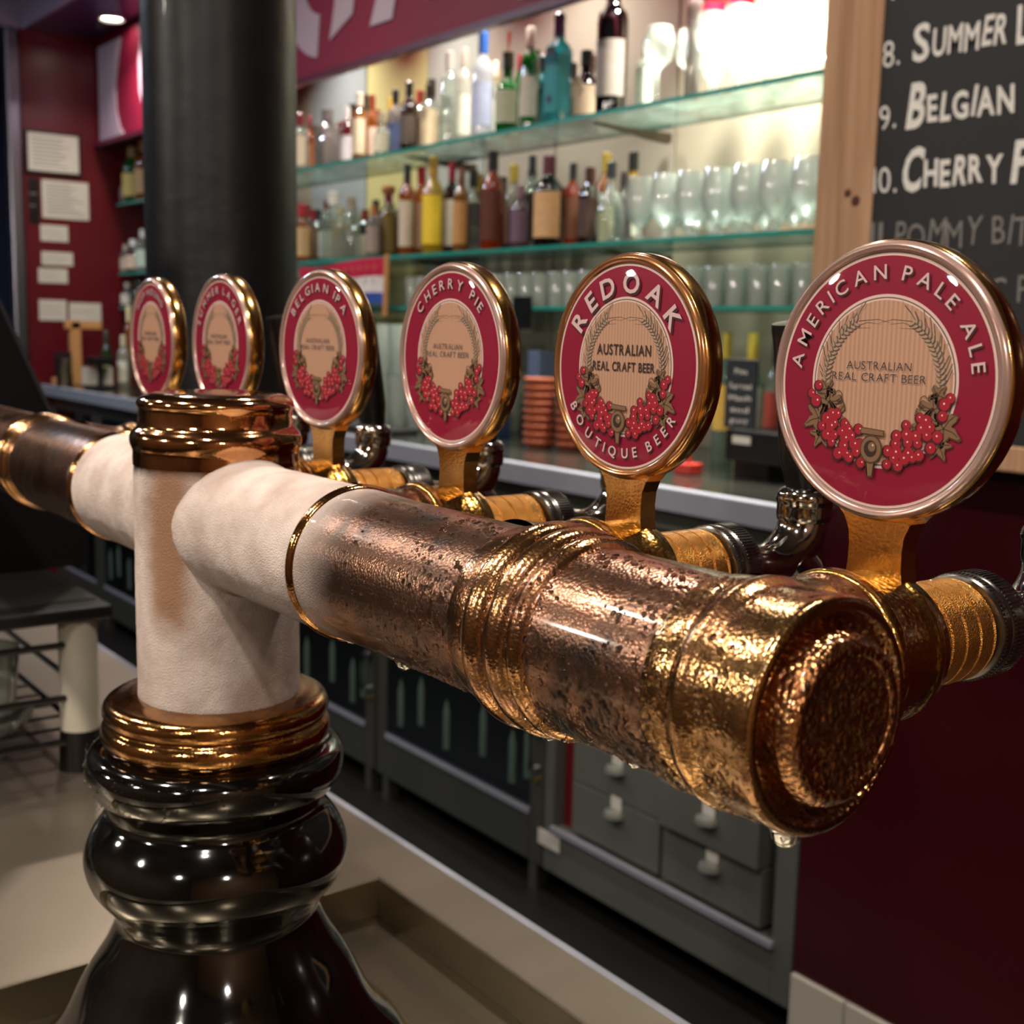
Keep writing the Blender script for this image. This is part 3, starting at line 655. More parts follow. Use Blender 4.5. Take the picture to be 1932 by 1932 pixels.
def face():
    mb = MB()
    def F(poly, k, mi): mb.flat([(a*RR, b*RR) for a, b in poly], lay(k), mi)
    F(disc(0, 0, 1.018, 96), -2, 1); F(disc(0, 0, .995, 96), -1, 0); F(disc(0, 0, .695, 80), 0, 1); F(disc(0, 0, .672, 80), 1, 9); F(disc(0, 0, .662, 80), 1.5, 1); F(disc(0, 0, .648, 80), 2, 2)
    return mb.mesh('face', PM)
EM, FA = emblem(), face()
def rim_mesh():
    p = [(.0, .006), (.0485, .006), (.0500, .007), (.0515, .0045), (.0515, .0005), (.0508, -.0010), (.0495, -.0014), (.0486, -.0006), (.0480, .0004), (.0, .0004)]
    p = [(.0, .0125), (.0440, .0125), (.0480, .0120), (.0500, .0105), (.0508, .0085), (.0508, .0020), (.0502, .0006), (.0492, .0), (.0478, .0), (.0470, .0006), (.0, .0008)]
    return MB().lathe(p, 'Y', seg=96).mesh('rim', [GOLD_S])
def bezel_mesh():    # clear rounded rim over a brushed ring
    p = [(RR*1.018, .0004), (RR*1.03, -.0006), (RR*1.05, -.0013), (RR*1.075, -.0015), (RR*1.10, -.0009), (RR*1.115, .0006), (RR*1.118, .0016)]
    return MB().lathe(p, 'Y', seg=96)
RIM = rim_mesh()
BZL = mat('bezel_pinkish', '#b8978a', .24, .45, coat=1, var=.08, scale=60)
BZ = bezel_mesh().mesh('bezel', [BZL])
LENS = clear('badge_lens', '#ffffff', .004, '#ffffff', .14, .03)
LN = MB().lathe([(RR*1.03, -.0030), (RR*.97, -.0036), (RR*.8, -.0044), (RR*.5, -.0051), (RR*.25, -.0054), (0, -.0055)], 'Y', seg=72).mesh('lens', [LENS])
# stem: waisted bracket between badge and clamp
sp = [(-.0125, -.0010), (-.0118, .0045), (-.0116, .0110), (-.0122, .0165), (-.0145, .0215), (-.0190, .0260), (.0190, .0260), (.0145, .0215), (.0122, .0165), (.0116, .0110), (.0118, .0045), (.0125, -.0010)]
ST = MB().prism([(x, z+.0265) for x, z in sp], .0022, .0112, smooth=False).mesh('stem', [GOLD])
CLM = MB().lathe(smooth([(.0235, -.0225), (.0300, -.0225), (.0316, -.0210), (.0318, -.0165), (.0306, -.0145), (.0290, -.0138), (.0286, .0040), (.0292, .0052), (.0290, .0085), (.0272, .0100), (.0268, .0155), (.0235, .0165), (.02, .0165)], 1), 'Y', seg=72).mesh('clamp', [brass('clamp_gold', '#eebe64', '#bc8842', .17, .28, .4, vs=420)])
INFO = [('AMERICAN PALE ALE', 'round crimson AMERICAN PALE ALE badge, largest and nearest, at right', radians(170), 0, .122, .872),
        ('REDOAK', 'crimson gold rimmed badge reading BOUTIQUE BEER along its lower edge', radians(130), 1, .20, .835),
        ('CHERRY PIE', 'crimson CHERRY PIE tap badge in the middle of the row', radians(104), 2, .125, .87),
        ('BELGIAN IPA', 'crimson BELGIAN IPA tap badge just right of the tower cap', radians(112), 2, .125, .87),
        ('SUMMER LAGER', 'crimson SUMMER LAGER tap badge rising behind the tower cap', radians(140), 2, .12, .87),
        ('HOP HOUND', 'narrowest crimson tap badge at the far left, left of the tower cap', radians(96), 2, .12, .87)]
for i, x in enumerate(TAPX):
    txt, lb, span, style, h, r = INFO[i]
    t = thing('tap_badge', lb, 'tap badge', (x, .3745, TZ), radians([0, 0, 0, 3, 0, -1][i]), 'crimson beer badges on the tower')
    zc = .0985
    def put(me, name, z=zc, y=0):
        o = bpy.data.objects.new(name, me); C.objects.link(o); o.parent = t; o.location = (0, y, z); return o
    rm = put(RIM, 'rim'); bz_ = put(BZ, 'bezel'); fc = put(FA, 'printed_face'); em = put(EM, 'printed_emblem'); put(LN, 'lens')
    if style == 1:
        bz_.data = BZ.copy(); bz_.data.materials[0] = mat('bezel_gold', '#b47a4c', .2, .7, coat=1, var=.05)
    # lettering: shadow then letters
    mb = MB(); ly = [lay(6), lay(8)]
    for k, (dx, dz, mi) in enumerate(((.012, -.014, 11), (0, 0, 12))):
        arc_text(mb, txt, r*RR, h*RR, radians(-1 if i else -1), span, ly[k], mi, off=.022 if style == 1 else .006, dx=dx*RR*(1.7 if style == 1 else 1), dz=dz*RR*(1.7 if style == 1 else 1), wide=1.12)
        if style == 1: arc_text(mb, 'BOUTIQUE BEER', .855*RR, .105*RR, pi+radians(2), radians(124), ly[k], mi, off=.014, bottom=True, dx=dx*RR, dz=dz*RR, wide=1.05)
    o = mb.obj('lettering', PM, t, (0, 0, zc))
    mb = MB()
    if style == 1:
        line_text(mb, 'AUSTRALIAN', -.01*RR, .12*RR, .11*RR, .80*RR, lay(6), 10, off=.02); line_text(mb, 'REAL CRAFT BEER', -.01*RR, -.04*RR, .095*RR, .92*RR, lay(6), 10, off=.02, gap=.09)
    else:
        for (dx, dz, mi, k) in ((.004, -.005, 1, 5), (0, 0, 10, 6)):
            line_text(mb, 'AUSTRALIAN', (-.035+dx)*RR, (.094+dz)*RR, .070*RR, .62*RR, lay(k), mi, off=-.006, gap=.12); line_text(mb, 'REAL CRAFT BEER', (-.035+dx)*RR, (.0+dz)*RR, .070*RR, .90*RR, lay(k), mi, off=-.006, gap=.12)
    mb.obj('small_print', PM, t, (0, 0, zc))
    put(ST, 'stem', 0, 0); put(CLM, 'clamp', 0, 0)
# ------------------------------------------------------------------ faucets
def faucet(first):
    t = thing('beer_tap', 'x', 'beer tap', (0, 0, 0))
    p = [(.012, -.002), (.0195, -.002), (.0205, 0)]
    for k in range(4):
        y0 = k*.0092; p += [(.0206, y0+.0005), (.0207, y0+.0080), (.0197, y0+.0083), (.0197, y0+.0091)]
    p += [(.0205, .0375), (.0200, .0385), (.012, .0385)]
    MB().lathe(p, 'Y', seg=72).obj('knurled_collar', KNURL, t)
    MB().lathe([(.0165, .0380), (.0165, .0425)], 'Y', seg=40).obj('gasket', BLACKP, t)
    nut = MB()
    nut.lathe(smooth([(.012, .0400), (.0208, .0405), (.0218, .0425), (.0218, .0455), (.0212, .0462), (.0212, .0478), (.0216, .0484), (.0216, .0590), (.0205, .0604), (.0180, .0612), (.0125, .0618)], 1), 'Y', seg=72)
    nut.obj('coupling_nut', CHROMED, t)
    kn = MB()
    for k in range(80):
        a = 2*pi*k/80; c_, s_ = cos(a), sin(a)
        M = Matrix.Translation((.0216*c_, .0537, .0216*s_)) @ Matrix.Rotation(-a, 4, 'Y')
        kn.box(-.0004, .0005, -.0042, .0042, -.00035, .00035, M=M)
        M = Matrix.Translation((.0218*c_, .0440, .0218*s_)) @ Matrix.Rotation(-a, 4, 'Y'); kn.box(-.0003, .0003, -.0012, .0012, -.00035, .00035, M=M)
    kn.obj('knurling', CHROMED, t)['kind'] = 'stuff'
    b = MB()
    pts = [(0, .060, 0), (0, .070, -.001), (0, .080, -.002), (0, .092, -.001), (0, .103, .004), (0, .110, .010), (0, .1125, .017), (0, .113, .024)]
    b.tube(pts, [.0135, .0115, .0105, .0112, .0125, .0130, .0130, .0125], 24)
    b.tube([(0, .100, .002), (0, .112, -.008), (0, .124, -.026), (0, .131, -.048), (0, .134, -.080)], [.0125, .0125, .0105, .0088, .0080], 24)
    b.obj('spout', CHROME, t)
    MB().lathe(smooth([(.008, .018), (.0128, .0185), (.0142, .0200), (.0142, .0285), (.0148, .0295), (.0148, .0325), (.0135, .0350), (.0105, .0368), (.008, .0370)], 1), 'Z', (0, .113, 0), 48).obj('handle_cap', CHROME, t)
    hd = MB().lathe([(0, 0), (.0098, 0), (.0104, .006), (.0122, .016), (.0124, .026), (.0128, .080), (.0132, .0840), (.0128, .0870), (0, .0885)], 'Z', seg=40).obj('handle', BLACKP, t, (0, .113, .0350))
    hd.rotation_euler = (radians(9), 0, 0)
    return t
FL = ['beer tap behind the nearest badge, its chrome nut cut off by the right edge', 'chrome beer tap with black tapered handle left of the nearest badge', 'beer tap behind the CHERRY PIE badge, spout hidden by the next stem', 'beer tap behind the BELGIAN IPA badge with a domed chrome cap', 'beer tap behind the SUMMER LAGER badge, black handle standing between two badges', 'beer tap at the far left, mostly hidden behind the tower']
f0 = faucet(True)
for i, x in enumerate(TAPX):
    f = f0 if i == 0 else copy_tree(f0)
    f.location = (x, .391, TZ); f['label'] = FL[i]; f['group'] = 'beer taps along the tower'
# ------------------------------------------------------------------ bottles and glasses of the back bar
def G(tint, haze=.25, hc=None): return clear('glass_%s_%d' % (tint.lstrip('#'), haze*100), tint, haze, hc or tint, .55)
CLR = ('#e8efe8', .16, '#e6efe6')
PROFS = {
 'round': [(0, 0), (.97, 0), (1, .02), (1, .60), (.92, .67), (.62, .73), (.44, .77), (.38, .82), (.38, .94), (.42, .945), (.42, .965), (0, .965)],
 'tall': [(0, 0), (.97, 0), (1, .02), (1, .66), (.9, .72), (.55, .76), (.42, .80), (.40, .94), (.44, .945), (.44, .965), (0, .965)],
 'square': [(0, 0), (.97, 0), (1, .02), (1, .66), (.85, .71), (.5, .75), (.40, .78), (.40, .94), (.44, .945), (.44, .965), (0, .965)],
 'bulb': [(0, 0), (.8, 0), (1, .12), (1.05, .28), (.98, .45), (.7, .58), (.36, .66), (.30, .74), (.30, .94), (.34, .945), (.34, .965), (0, .965)],
 'squat': [(0, 0), (.95, 0), (1, .03), (1, .50), (.85, .60), (.5, .66), (.42, .70), (.42, .94), (.46, .945), (.46, .965), (0, .965)],
}
def bottle(X, Y, Z, h, r, kind, glass, cap, label, txt, cat='bottle', group='spirit bottles on the glass shelves', lz=(.12, .52), band=None, capz=.80):
    t = thing('spirit_bottle', txt, cat, (X, Y, Z), 0, group)
    gm = G(*glass) if isinstance(glass, tuple) else glass
    if kind == 'square': MB().lathe([(a*r, b*h) for a, b in PROFS[kind]], seg=24, sq=5).obj('glass_body', gm, t)
    else: MB().lathe([(a*r, b*h) for a, b in PROFS[kind]], seg=20).obj('glass_body', gm, t)
    cr = PROFS[kind][-3][0]*r*1.06
    MB().lathe([(cr*.9, capz*h), (cr, capz*h), (cr*.98, .99*h), (cr*.8, h), (0, h)], seg=16).obj('cap', mat('cap_'+cap, cap, .35, coat=.3), t)
    if label:
        rr = r*1.025
        if kind == 'square': MB().lathe([(rr, lz[0]*h), (rr, lz[1]*h)], seg=24, sq=5, a0=radians(195), a1=radians(375)).obj('label', mat('lab_'+label, label, .55, var=.2, scale=60), t)
        else: MB().lathe([(rr, lz[0]*h), (rr, lz[1]*h)], seg=18, a0=radians(190), a1=radians(370)).obj('label', mat('lab_'+label, label, .55, var=.2, scale=60), t)
        if band:
            zb = lz[0]+(lz[1]-lz[0])*.45
            MB().lathe([(rr*1.01, (zb-.025)*h), (rr*1.01, (zb+.025)*h)], seg=18, a0=radians(200), a1=radians(360), sq=5 if kind == 'square' else 0).obj('label_band', mat('lab_'+band, band, .5), t)
    return t
AMB, WHI, RED_, GRN, TEA, BLK, BRN, GRY = ('#c8732c', .35, '#d07a30'), ('#dc9a58', .3, '#d89850'), ('#8e2430', .4, '#8e2430'), ('#1f8a3a', .4, '#1c8a38'), ('#4fb0b4', .4, '#4aa8ae'), ('#120d10', .9, '#0f0a0c'), ('#4a2412', .75, '#3c1c10'), ('#b0a8a4', .4, '#a8a09c')
s1 = 1.8245; s2 = 1.5145; s3 = 1.3605; sc_ = 1.0035
B1 = [(-4.03, .20, .024, 'square', CLR, '#8c1a2a', '#c9b8a0', 'clear bottle with cream label next to the iron column, top shelf'),
 (-3.955, .20, .016, 'round', AMB, '#7a1222', '#b06a3a', 'slim amber bottle with dark red cap second from the column, top shelf'),
 (-3.83, .19, .036, 'square', GRY, '#6e6664', None, 'wide smoky grey cut glass decanter on the top shelf'),
 (-3.695, .20, .021, 'tall', RED_, '#d8d4d0', '#c8c0c4', 'slim bottle of dark rose liquid with silver top, top shelf'),
 (-3.612, .214, .021, 'square', WHI, '#e0d0b8', '#e4cfae', 'golden whisky bottle with tall cream shoulder label'),
 (-3.534, .217, .020, 'round', AMB, '#7a2c14', '#e2c4ac', 'orange amber bottle with pinkish label and brown cap'),
 (-3.471, .135, .0235, 'squat', CLR, '#b8a890', '#e6dcc0', 'short bottle wrapped in cream label between amber and blue bottles'),
 (-3.392, .214, .022, 'round', GRY, '#15151c', '#4c567e', 'bottle with dusky blue label and black cap under the sign edge'),
 (-3.312, .206, .023, 'round', BRN, '#1a1614', '#5c5046', 'brown bottle with black cap right of the blue labelled one'),
 (-3.193, .202, .029, 'square', CLR, '#2a201a', '#ecd6b0', 'broad bottle with big cream label and dark cap under the sign'),
 (-3.093, .26, .023, 'tall', CLR, '#c8c0b4', None, 'plain clear spirit bottle left of the white frosted one'),
 (-3.017, .28, .021, 'tall', ('#efefe4', .5, '#f4f2e4'), '#b8b0a0', '#f0ecd8', 'pale frosted bottle beside the blue capped vodka bottle'),
 (-2.926, .285, .027, 'round', ('#f2f6fa', .45, '#f6faff'), '#2a62b0', '#c4cce8', 'frosted white vodka bottle with bright blue cap'),
 (-2.867, .22, .016, 'round', CLR, '#d8c8b0', '#e8e4d4', 'small clear bottle squeezed behind the blue capped one'),
 (-2.808, .215, .029, 'squat', GRN, '#24301c', '#b9bba0', 'green gin bottle with grey label and red pourer'),
 (-2.757, .22, .012, 'tall', GRN, '#7a1a20', '#eef0dc', 'thin green bottle with white strip and dark red cap'),
 (-2.709, .262, .022, 'tall', GRN, '#c8c0b4', '#c8c0b0', 'tall bright green bottle with silver cap and long pale label'),
 (-2.655, .20, .019, 'square', TEA, '#18202a', '#3a8488', 'turquoise bottle tucked behind the big blue one'),
 (-2.588, .274, .027, 'square', ('#58bcc4', .35, '#58bcc4'), '#2a2250', '#2e8890', 'large turquoise gin bottle with navy cap and round seal'),
 (-2.475, .185, .029, 'squat', BLK, '#161216', '#d2b89c', 'black bottle with tilted diamond shaped pale label'),
 (-2.38, .33, .033, 'tall', BLK, '#0e0c0c', '#8a8078', 'tallest black wine shaped bottle on the top shelf'),
 (-2.257, .173, .018, 'square', CLR, '#22242c', '#a8b0a0', 'small square clear bottle with black cap before the wine glasses'),
 (-2.099, .30, .016, 'tall', GRY, '#0e0e12', None, 'slim smoky bottle with long black neck among the wine glasses')]
for n_, q in enumerate(B1):
    yy = (2.062, 2.118)[n_ % 2]
    bottle(q[0]*yy/2.08, yy, s1, q[1], q[2]*1.14, q[3], q[4], q[5], q[6], q[7], lz=(.10, .62) if q[3] in ('square',) else (.12, .52))
# extras on the top shelf bottles
gb = [o for o in bpy.data.objects if o.get('label') == 'green gin bottle with grey label and red pourer'][0]
MB().tube([(0, 0, .213), (0, 0, .240), (.004, 0, .265)], .0045, 8).obj('pourer', mat('pour_red', '#e02028', .35), gb)
vb = [o for o in bpy.data.objects if o.get('label', '').startswith('frosted white vodka')][0]
MB().lathe([(.0105, .228), (.0115, .229), (.0115, .287), (0, .288)], seg=16).obj('blue_sleeve', mat('cap_#2a62b0', '#2a62b0'), vb)
kb = [o for o in bpy.data.objects if o.get('label', '').startswith('black bottle with tilted')][0]
MB().box(-.024, .024, -.0325, -.0305, -.024, .024, M=Matrix.Translation((0, 0, .085)) @ Matrix.Rotation(radians(45), 4, 'Y')).obj('diamond_label', MATS['lab_#d2b89c'], kb)
tb = [o for o in bpy.data.objects if o.get('label', '').startswith('large turquoise')][0]
MB().lathe([(0, -.002), (.011, -.002), (.011, 0), (0, 0)], 'Y', (0, -.028, .060), 16).obj('seal', mat('seal_dark', '#3a3450', .5), tb)
MB().box(-.018, .018, -.0286, -.0276, .12, .19).obj('upper_label', mat('lab_dark', '#5a4a50', .5, var=.3, scale=70), tb)
B2 = [(-4.01, .20, .033, 'squat', AMB, '#b01230', '#c8a878', 'squat amber bottle with red cap and cream label against the column, middle shelf'),
 (-3.937, .19, .018, 'round', GRY, '#a01828', '#b8a090', 'narrow bottle with red cap beside the squat amber one, middle shelf'),
 (-3.792, .228, .034, 'square', CLR, '#cfc8c0', None, 'broad clear decanter bottle with white glints, middle shelf'),
 (-3.662, .214, .028, 'tall', CLR, '#a89888', None, 'plain tall clear bottle above the small flag'),
 (-3.52, .165, .021, 'round', GRY, '#a86038', '#9a8880', 'grey bottle with terracotta stopper left of the olive bottle'),
 (-3.429, .222, .027, 'round', ('#8a7430', .6, '#8a7430'), '#7a2030', '#6e5a28', 'olive gold bottle with big cork mushroom stopper'),
 (-3.319, .275, .022, 'tall', AMB, '#100e10', '#c8b8a4', 'bottle with long black neck left of the red capped bottle'),
 (-3.237, .275, .026, 'round', WHI, '#c01430', '#caa488', 'whisky bottle with bright red cap and tan label with red band'),
 (-3.173, .285, .028, 'round', ('#d8c050', .5, '#d8b830'), '#b88a30', '#e8c430', 'bottle with large oval yellow label and gold cap'),
 (-3.073, .271, .021, 'tall', BRN, '#b01430', '#d8c8b8', 'dark bottle with red cap, gold neck and white label'),
 (-3.024, .24, .020, 'tall', ('#a06a38', .6, '#b07a40'), '#6a3a20', '#c08a50', 'tan labelled slim bottle right of the gold necked one'),
 (-2.962, .240, .034, 'bulb', CLR, '#24201e', '#4a4644', 'round shouldered sparkling clear bottle with dark label'),
 (-2.869, .272, .029, 'round', ('#b03c14', .55, '#b83c10'), '#14120e', '#5c2818', 'glowing orange red bottle with tall black cap'),
 (-2.821, .21, .022, 'squat', BRN, '#2a1a18', '#8c6458', 'brown bottle with mauve label right of the orange one'),
 (-2.741, .17, .022, 'round', ('#6a4a54', .7, '#6a4a58'), '#8a6a70', '#6c5468', 'rounded purple labelled bottle with pale band'),
 (-2.689, .255, .021, 'tall', CLR, '#1c1a1c', '#201618', 'clear bottle with thick black cap beside the cream labelled dark one'),
 (-2.615, .234, .034, 'round', BLK, '#5c1a30', '#d6a878', 'large dark bottle with maroon neck and tall cream label'),
 (-2.516, .22, .020, 'round', ('#c8541c', .45, '#c8501a'), '#26262e', '#7a4a34', 'small amber bottle with slate cap right of the large dark one'),
 (-2.452, .19, .020, 'square', BRN, '#4a2018', '#4c342c', 'brown square bottle behind the cream boxed label bottle'),
 (-2.426, .137, .033, 'squat', ('#d8c8b0', .3, '#d0b898'), '#b8c4bc', '#e8c69a', 'short wide bottle with square cream label low on the middle shelf'),
 (-2.367, .197, .030, 'bulb', CLR, '#1e2026', None, 'globe shaped clear bottle with black cap before the beer glasses'),
 (-2.319, .18, .019, 'round', GRY, '#4a4248', '#3a3438', 'grey brown bottle last before the stemmed glasses')]
for n_, q in enumerate(B2):
    yy = (2.062, 2.122)[n_ % 2]
    bottle(q[0]*yy/2.08, yy, s2, q[1], q[2]*1.14, q[3], q[4], q[5], q[6], q[7], lz=(.10, .60))
ob = [o for o in bpy.data.objects if o.get('label', '').startswith('olive gold')][0]
MB().lathe([(0, .205), (.018, .207), (.022, .213), (.022, .226), (.018, .231), (0, .231)], seg=20).obj('cork_stopper', mat('cork', '#b5744a', .8), ob)
db = [o for o in bpy.data.objects if o.get('label', '').startswith('large dark bottle')][0]
MB().lathe([(.0357, .150), (.0357, .155)], seg=18, a0=radians(235), a1=radians(330)).obj('red_script', mat('script_red', '#c03040', .5), db)
yb_ = [o for o in bpy.data.objects if o.get('label', '').startswith('whisky bottle with bright red')][0]
MB().lathe([(.0272, .045), (.0272, .062)], seg=18, a0=radians(200), a1=radians(360)).obj('red_band', mat('band_red', '#d82838', .5), yb_)
# behind row, half hidden, for depth
rb = random.Random(3)
BC = ['#8a6a50', '#b8b0a4', '#9a4a22', '#b87028', '#c09028', '#6e3a1c', '#3a3430', '#d8d4c8', '#5a4a40', '#2c3a28', '#7a2a20']
ORD = 'first second third fourth fifth sixth seventh eighth ninth tenth eleventh twelfth thirteenth fourteenth fifteenth sixteenth seventeenth eighteenth nineteenth twentieth twenty-first twenty-second twenty-third twenty-fourth twenty-fifth twenty-sixth twenty-seventh twenty-eighth twenty-ninth thirtieth'.split()
for z, w, n in ((s1, 'top', 20), (s2, 'middle', 22)):
    for k in range(n):
        c = rb.choice(BC); x = -4.22+k*.085+rb.uniform(-.012, .012)
        bottle(x, 2.205, z, rb.uniform(.17, .26), .030, rb.choice(['round', 'tall', 'square', 'squat']), (c, .6, c), rb.choice(['#2a2420', '#b8963c', '#7a2a20', '#14120e']), rb.choice([None, '#c8b8a0', '#8a7060', '#d8d0c0']), 'half hidden back row bottle, %s shelf, %s from the iron column' % (w, ORD[k]), group='back row bottles on the glass shelves')
# beyond the column
for (x, z, h, r, k, g, c, l, tx) in [(-5.63, s1, .25, .044, 'round', GRN, '#c8b088', '#d8c070', 'green bottle with yellow label left of the iron column'), (-5.50, s1, .27, .036, 'round', AMB, '#c89058', '#c8a070', 'amber bottle peeping out left of the iron column'), (-5.70, s1, .14, .024, 'squat', GRY, '#8a7a70', '#8a7468', 'squat greyish bottle at the left end of the top shelf'),
    (-5.63, s2, .15, .040, 'squat', BRN, '#e0e0d8', '#c0a890', 'brown jar shaped bottle with white lid at the shelf end'), (-5.71, s2, .13, .026, 'square', CLR, '#b0a898', '#bfae98', 'clear square bottle at the left end of the middle shelf'), (-5.51, s2, .19, .036, 'round', CLR, '#d8d8d0', '#a8b8a8', 'clear bottle near the column on the middle shelf'),
    (-5.69, s3, .11, .034, 'squat', GRY, '#c8bca8', '#c8c0b0', 'pale squat jar at the left end of the lowest shelf'), (-5.58, s3, .12, .040, 'squat', ('#31493c', .6, '#31493c'), '#20302a', None, 'dark green squat bottle at the left end of the lowest shelf')]:
    bottle(x, 2.06 if x > -5.66 else 2.05, z, h, r, k, g, c, l, tx, group='bottles left of the iron column')
# ---- glasses
GC = clear('glassware', '#fdfffd', .36, '#f8fff8', .8, .04)
GC2 = clear('glassware_green', '#f8fdf8', .40, '#f0f8f0', .85, .04)
def gmesh(prof, seg=18): return MB().lathe(prof, seg=seg)
wine = gmesh([(0, 0), (.034, 0), (.034, .003), (.006, .007), (.004, .02), (.004, .075), (.010, .085), (.030, .100), (.037, .125), (.036, .150), (.030, .175), (.0292, .175), (.035, .150), (.036, .125), (.029, .102), (.006, .087)]).mesh('wine_glass', [GC])
GB = clear('beer_glassware', '#ffffff', .5, '#fbfffa', .9, .04)
beer = gmesh([(0, 0), (.032, 0), (.032, .003), (.008, .010), (.006, .030), (.018, .040), (.033, .062), (.037, .090), (.035, .120), (.031, .150), (.030, .150), (.034, .120), (.0358, .090), (.031, .063), (.010, .043)]).mesh('stemmed_beer_glass', [GB])
shot = gmesh([(.021, 0), (.0225, 0), (.026, .082), (.024, .088), (.017, .088), (0, .088), (0, .080), (.022, .080), (.0205, 0)]).mesh('small_tumbler', [GC2])
pint = gmesh([(.0, 0), (.028, 0), (.030, .004), (.036, .10), (.040, .150), (.0385, .150), (.034, .10), (.028, .008), (0, .008)]).mesh('pint_glass', [GC2])
redg = MB().lathe([(0, 0), (.028, 0), (.028, .003), (.006, .008), (.005, .06), (.020, .075), (.032, .10), (.034, .12), (.033, .15), (.033, .185, 1), (.031, .245), (.030, .245), (.031, .185)], seg=16).mesh('red_banded_goblet', [GC, mat('goblet_red', '#c01830', .3, coat=.5)])
ORD = 'first second third fourth fifth sixth seventh eighth ninth tenth eleventh twelfth thirteenth fourteenth fifteenth sixteenth seventeenth eighteenth nineteenth twentieth twenty-first twenty-second twenty-third twenty-fourth twenty-fifth twenty-sixth twenty-seventh twenty-eighth twenty-ninth thirtieth'.split()
ROW = ['front row', 'second row', 'third row', 'fourth row']
def put_glass(name, me, x, y, z, lb, cat, grp, flip=False):
    o = bpy.data.objects.new(name, me); C.objects.link(o); o.location = (x, y, z); o.rotation_euler = (0, 0, random.uniform(0, 6))
    tag(o, lb, cat, grp); return o
for r_, y in enumerate((2.055, 2.135, 2.21)):
    for i in range(7):
        x = -2.19+i*.083+random.uniform(-.003, .003)+(.03 if r_ else 0)
        if abs(x+2.099) < .055 and r_ < 1: continue
        if abs(x+2.257) < .055: continue
        put_glass('wine_glass' if r_ < 2 else 'red_banded_goblet', wine if r_ < 2 else redg, x, y, s1, 'clear round wine glass, top shelf, %s, %s from the left' % (ROW[r_], ORD[i]) if r_ < 2 else 'tall red banded goblet behind the wine glasses, %s from the left' % ORD[i], 'glass', 'wine glasses on the top shelf' if r_ < 2 else 'red banded goblets on the top shelf')
for r_, y in enumerate((2.06, 2.14, 2.22)):
    for i in range(8):
        x = -2.235+i*.084+random.uniform(-.003, .003)+(.03 if r_ == 1 else 0)
        if x > -1.42: continue
        if r_ == 0 and (abs(x+2.319) < .06 or x > -1.68): continue
        put_glass('stemmed_beer_glass', beer, x, y, s2, 'clear stemmed beer glass, middle shelf, %s, %s from the left' % (ROW[r_], ORD[i]), 'glass', 'stemmed beer glasses on the middle shelf')
for i, x in enumerate((-1.585, -1.50)):
    t = thing('decanter', ['tall clear oil bottle with red stopper at the right end of the middle shelf', 'second clear bottle with red stopper, nearest the wooden beam'][i], 'bottle', (x, 2.05, s2), 0, 'red stoppered bottles')
    MB().lathe([(0, 0), (.026, 0), (.028, .01), (.028, .10), (.024, .13), (.012, .16), (.010, .22), (.013, .225), (0, .225)], seg=18).obj('glass_body', GC, t)
    MB().lathe([(0, .225), (.012, .226), (.017, .238), (.012, .252), (0, .256)], seg=14).obj('stopper', mat('stopper_red', '#b8303c', .3, coat=.5), t)
    MB().lathe([(0, .006), (.018, .006), (.019, .02), (.018, .075), (0, .078)], seg=14).obj('contents', mat('dark_syrup', '#2a2422', .3), t)
wd = MB().box(-1.78, -1.64, 2.04, 2.06, 1.514, 1.524).obj('wooden_tray', mat('pale_wood', '#c8a880', .6), bevel=.003); tag(wd, 'thin pale wooden board lying under the glasses on the middle shelf', 'board')
for r_, y in enumerate((2.055, 2.120, 2.185)):
    for i in range(29):
        x = -3.24+i*.0635+random.uniform(-.004, .004)+(.03 if r_ % 2 else 0)
        if x > -1.42: continue
        put_glass('small_tumbler', shot, x, y, s3, 'small upturned tumbler, lowest shelf, %s, %s from the left' % (ROW[r_], ORD[i]), 'glass', 'upturned tumblers on the lowest shelf')
for r_, y in enumerate((1.93, 2.03, 2.13)):
    for i in range(7):
        x = -3.38+i*.092+random.uniform(-.006, .006)
        put_glass('pint_glass', pint, x, y, sc_, 'clear pint glass on the back counter, %s, %s from the left' % (ROW[r_], ORD[i]), 'glass', 'pint glasses standing on the back counter')
        if r_ < 2: put_glass('pint_glass', pint, x, y, sc_+.151, 'pint glass stacked upper, back counter, %s, %s from the left' % (ROW[r_], ORD[i]), 'glass', 'upper pint glasses stacked on the back counter')
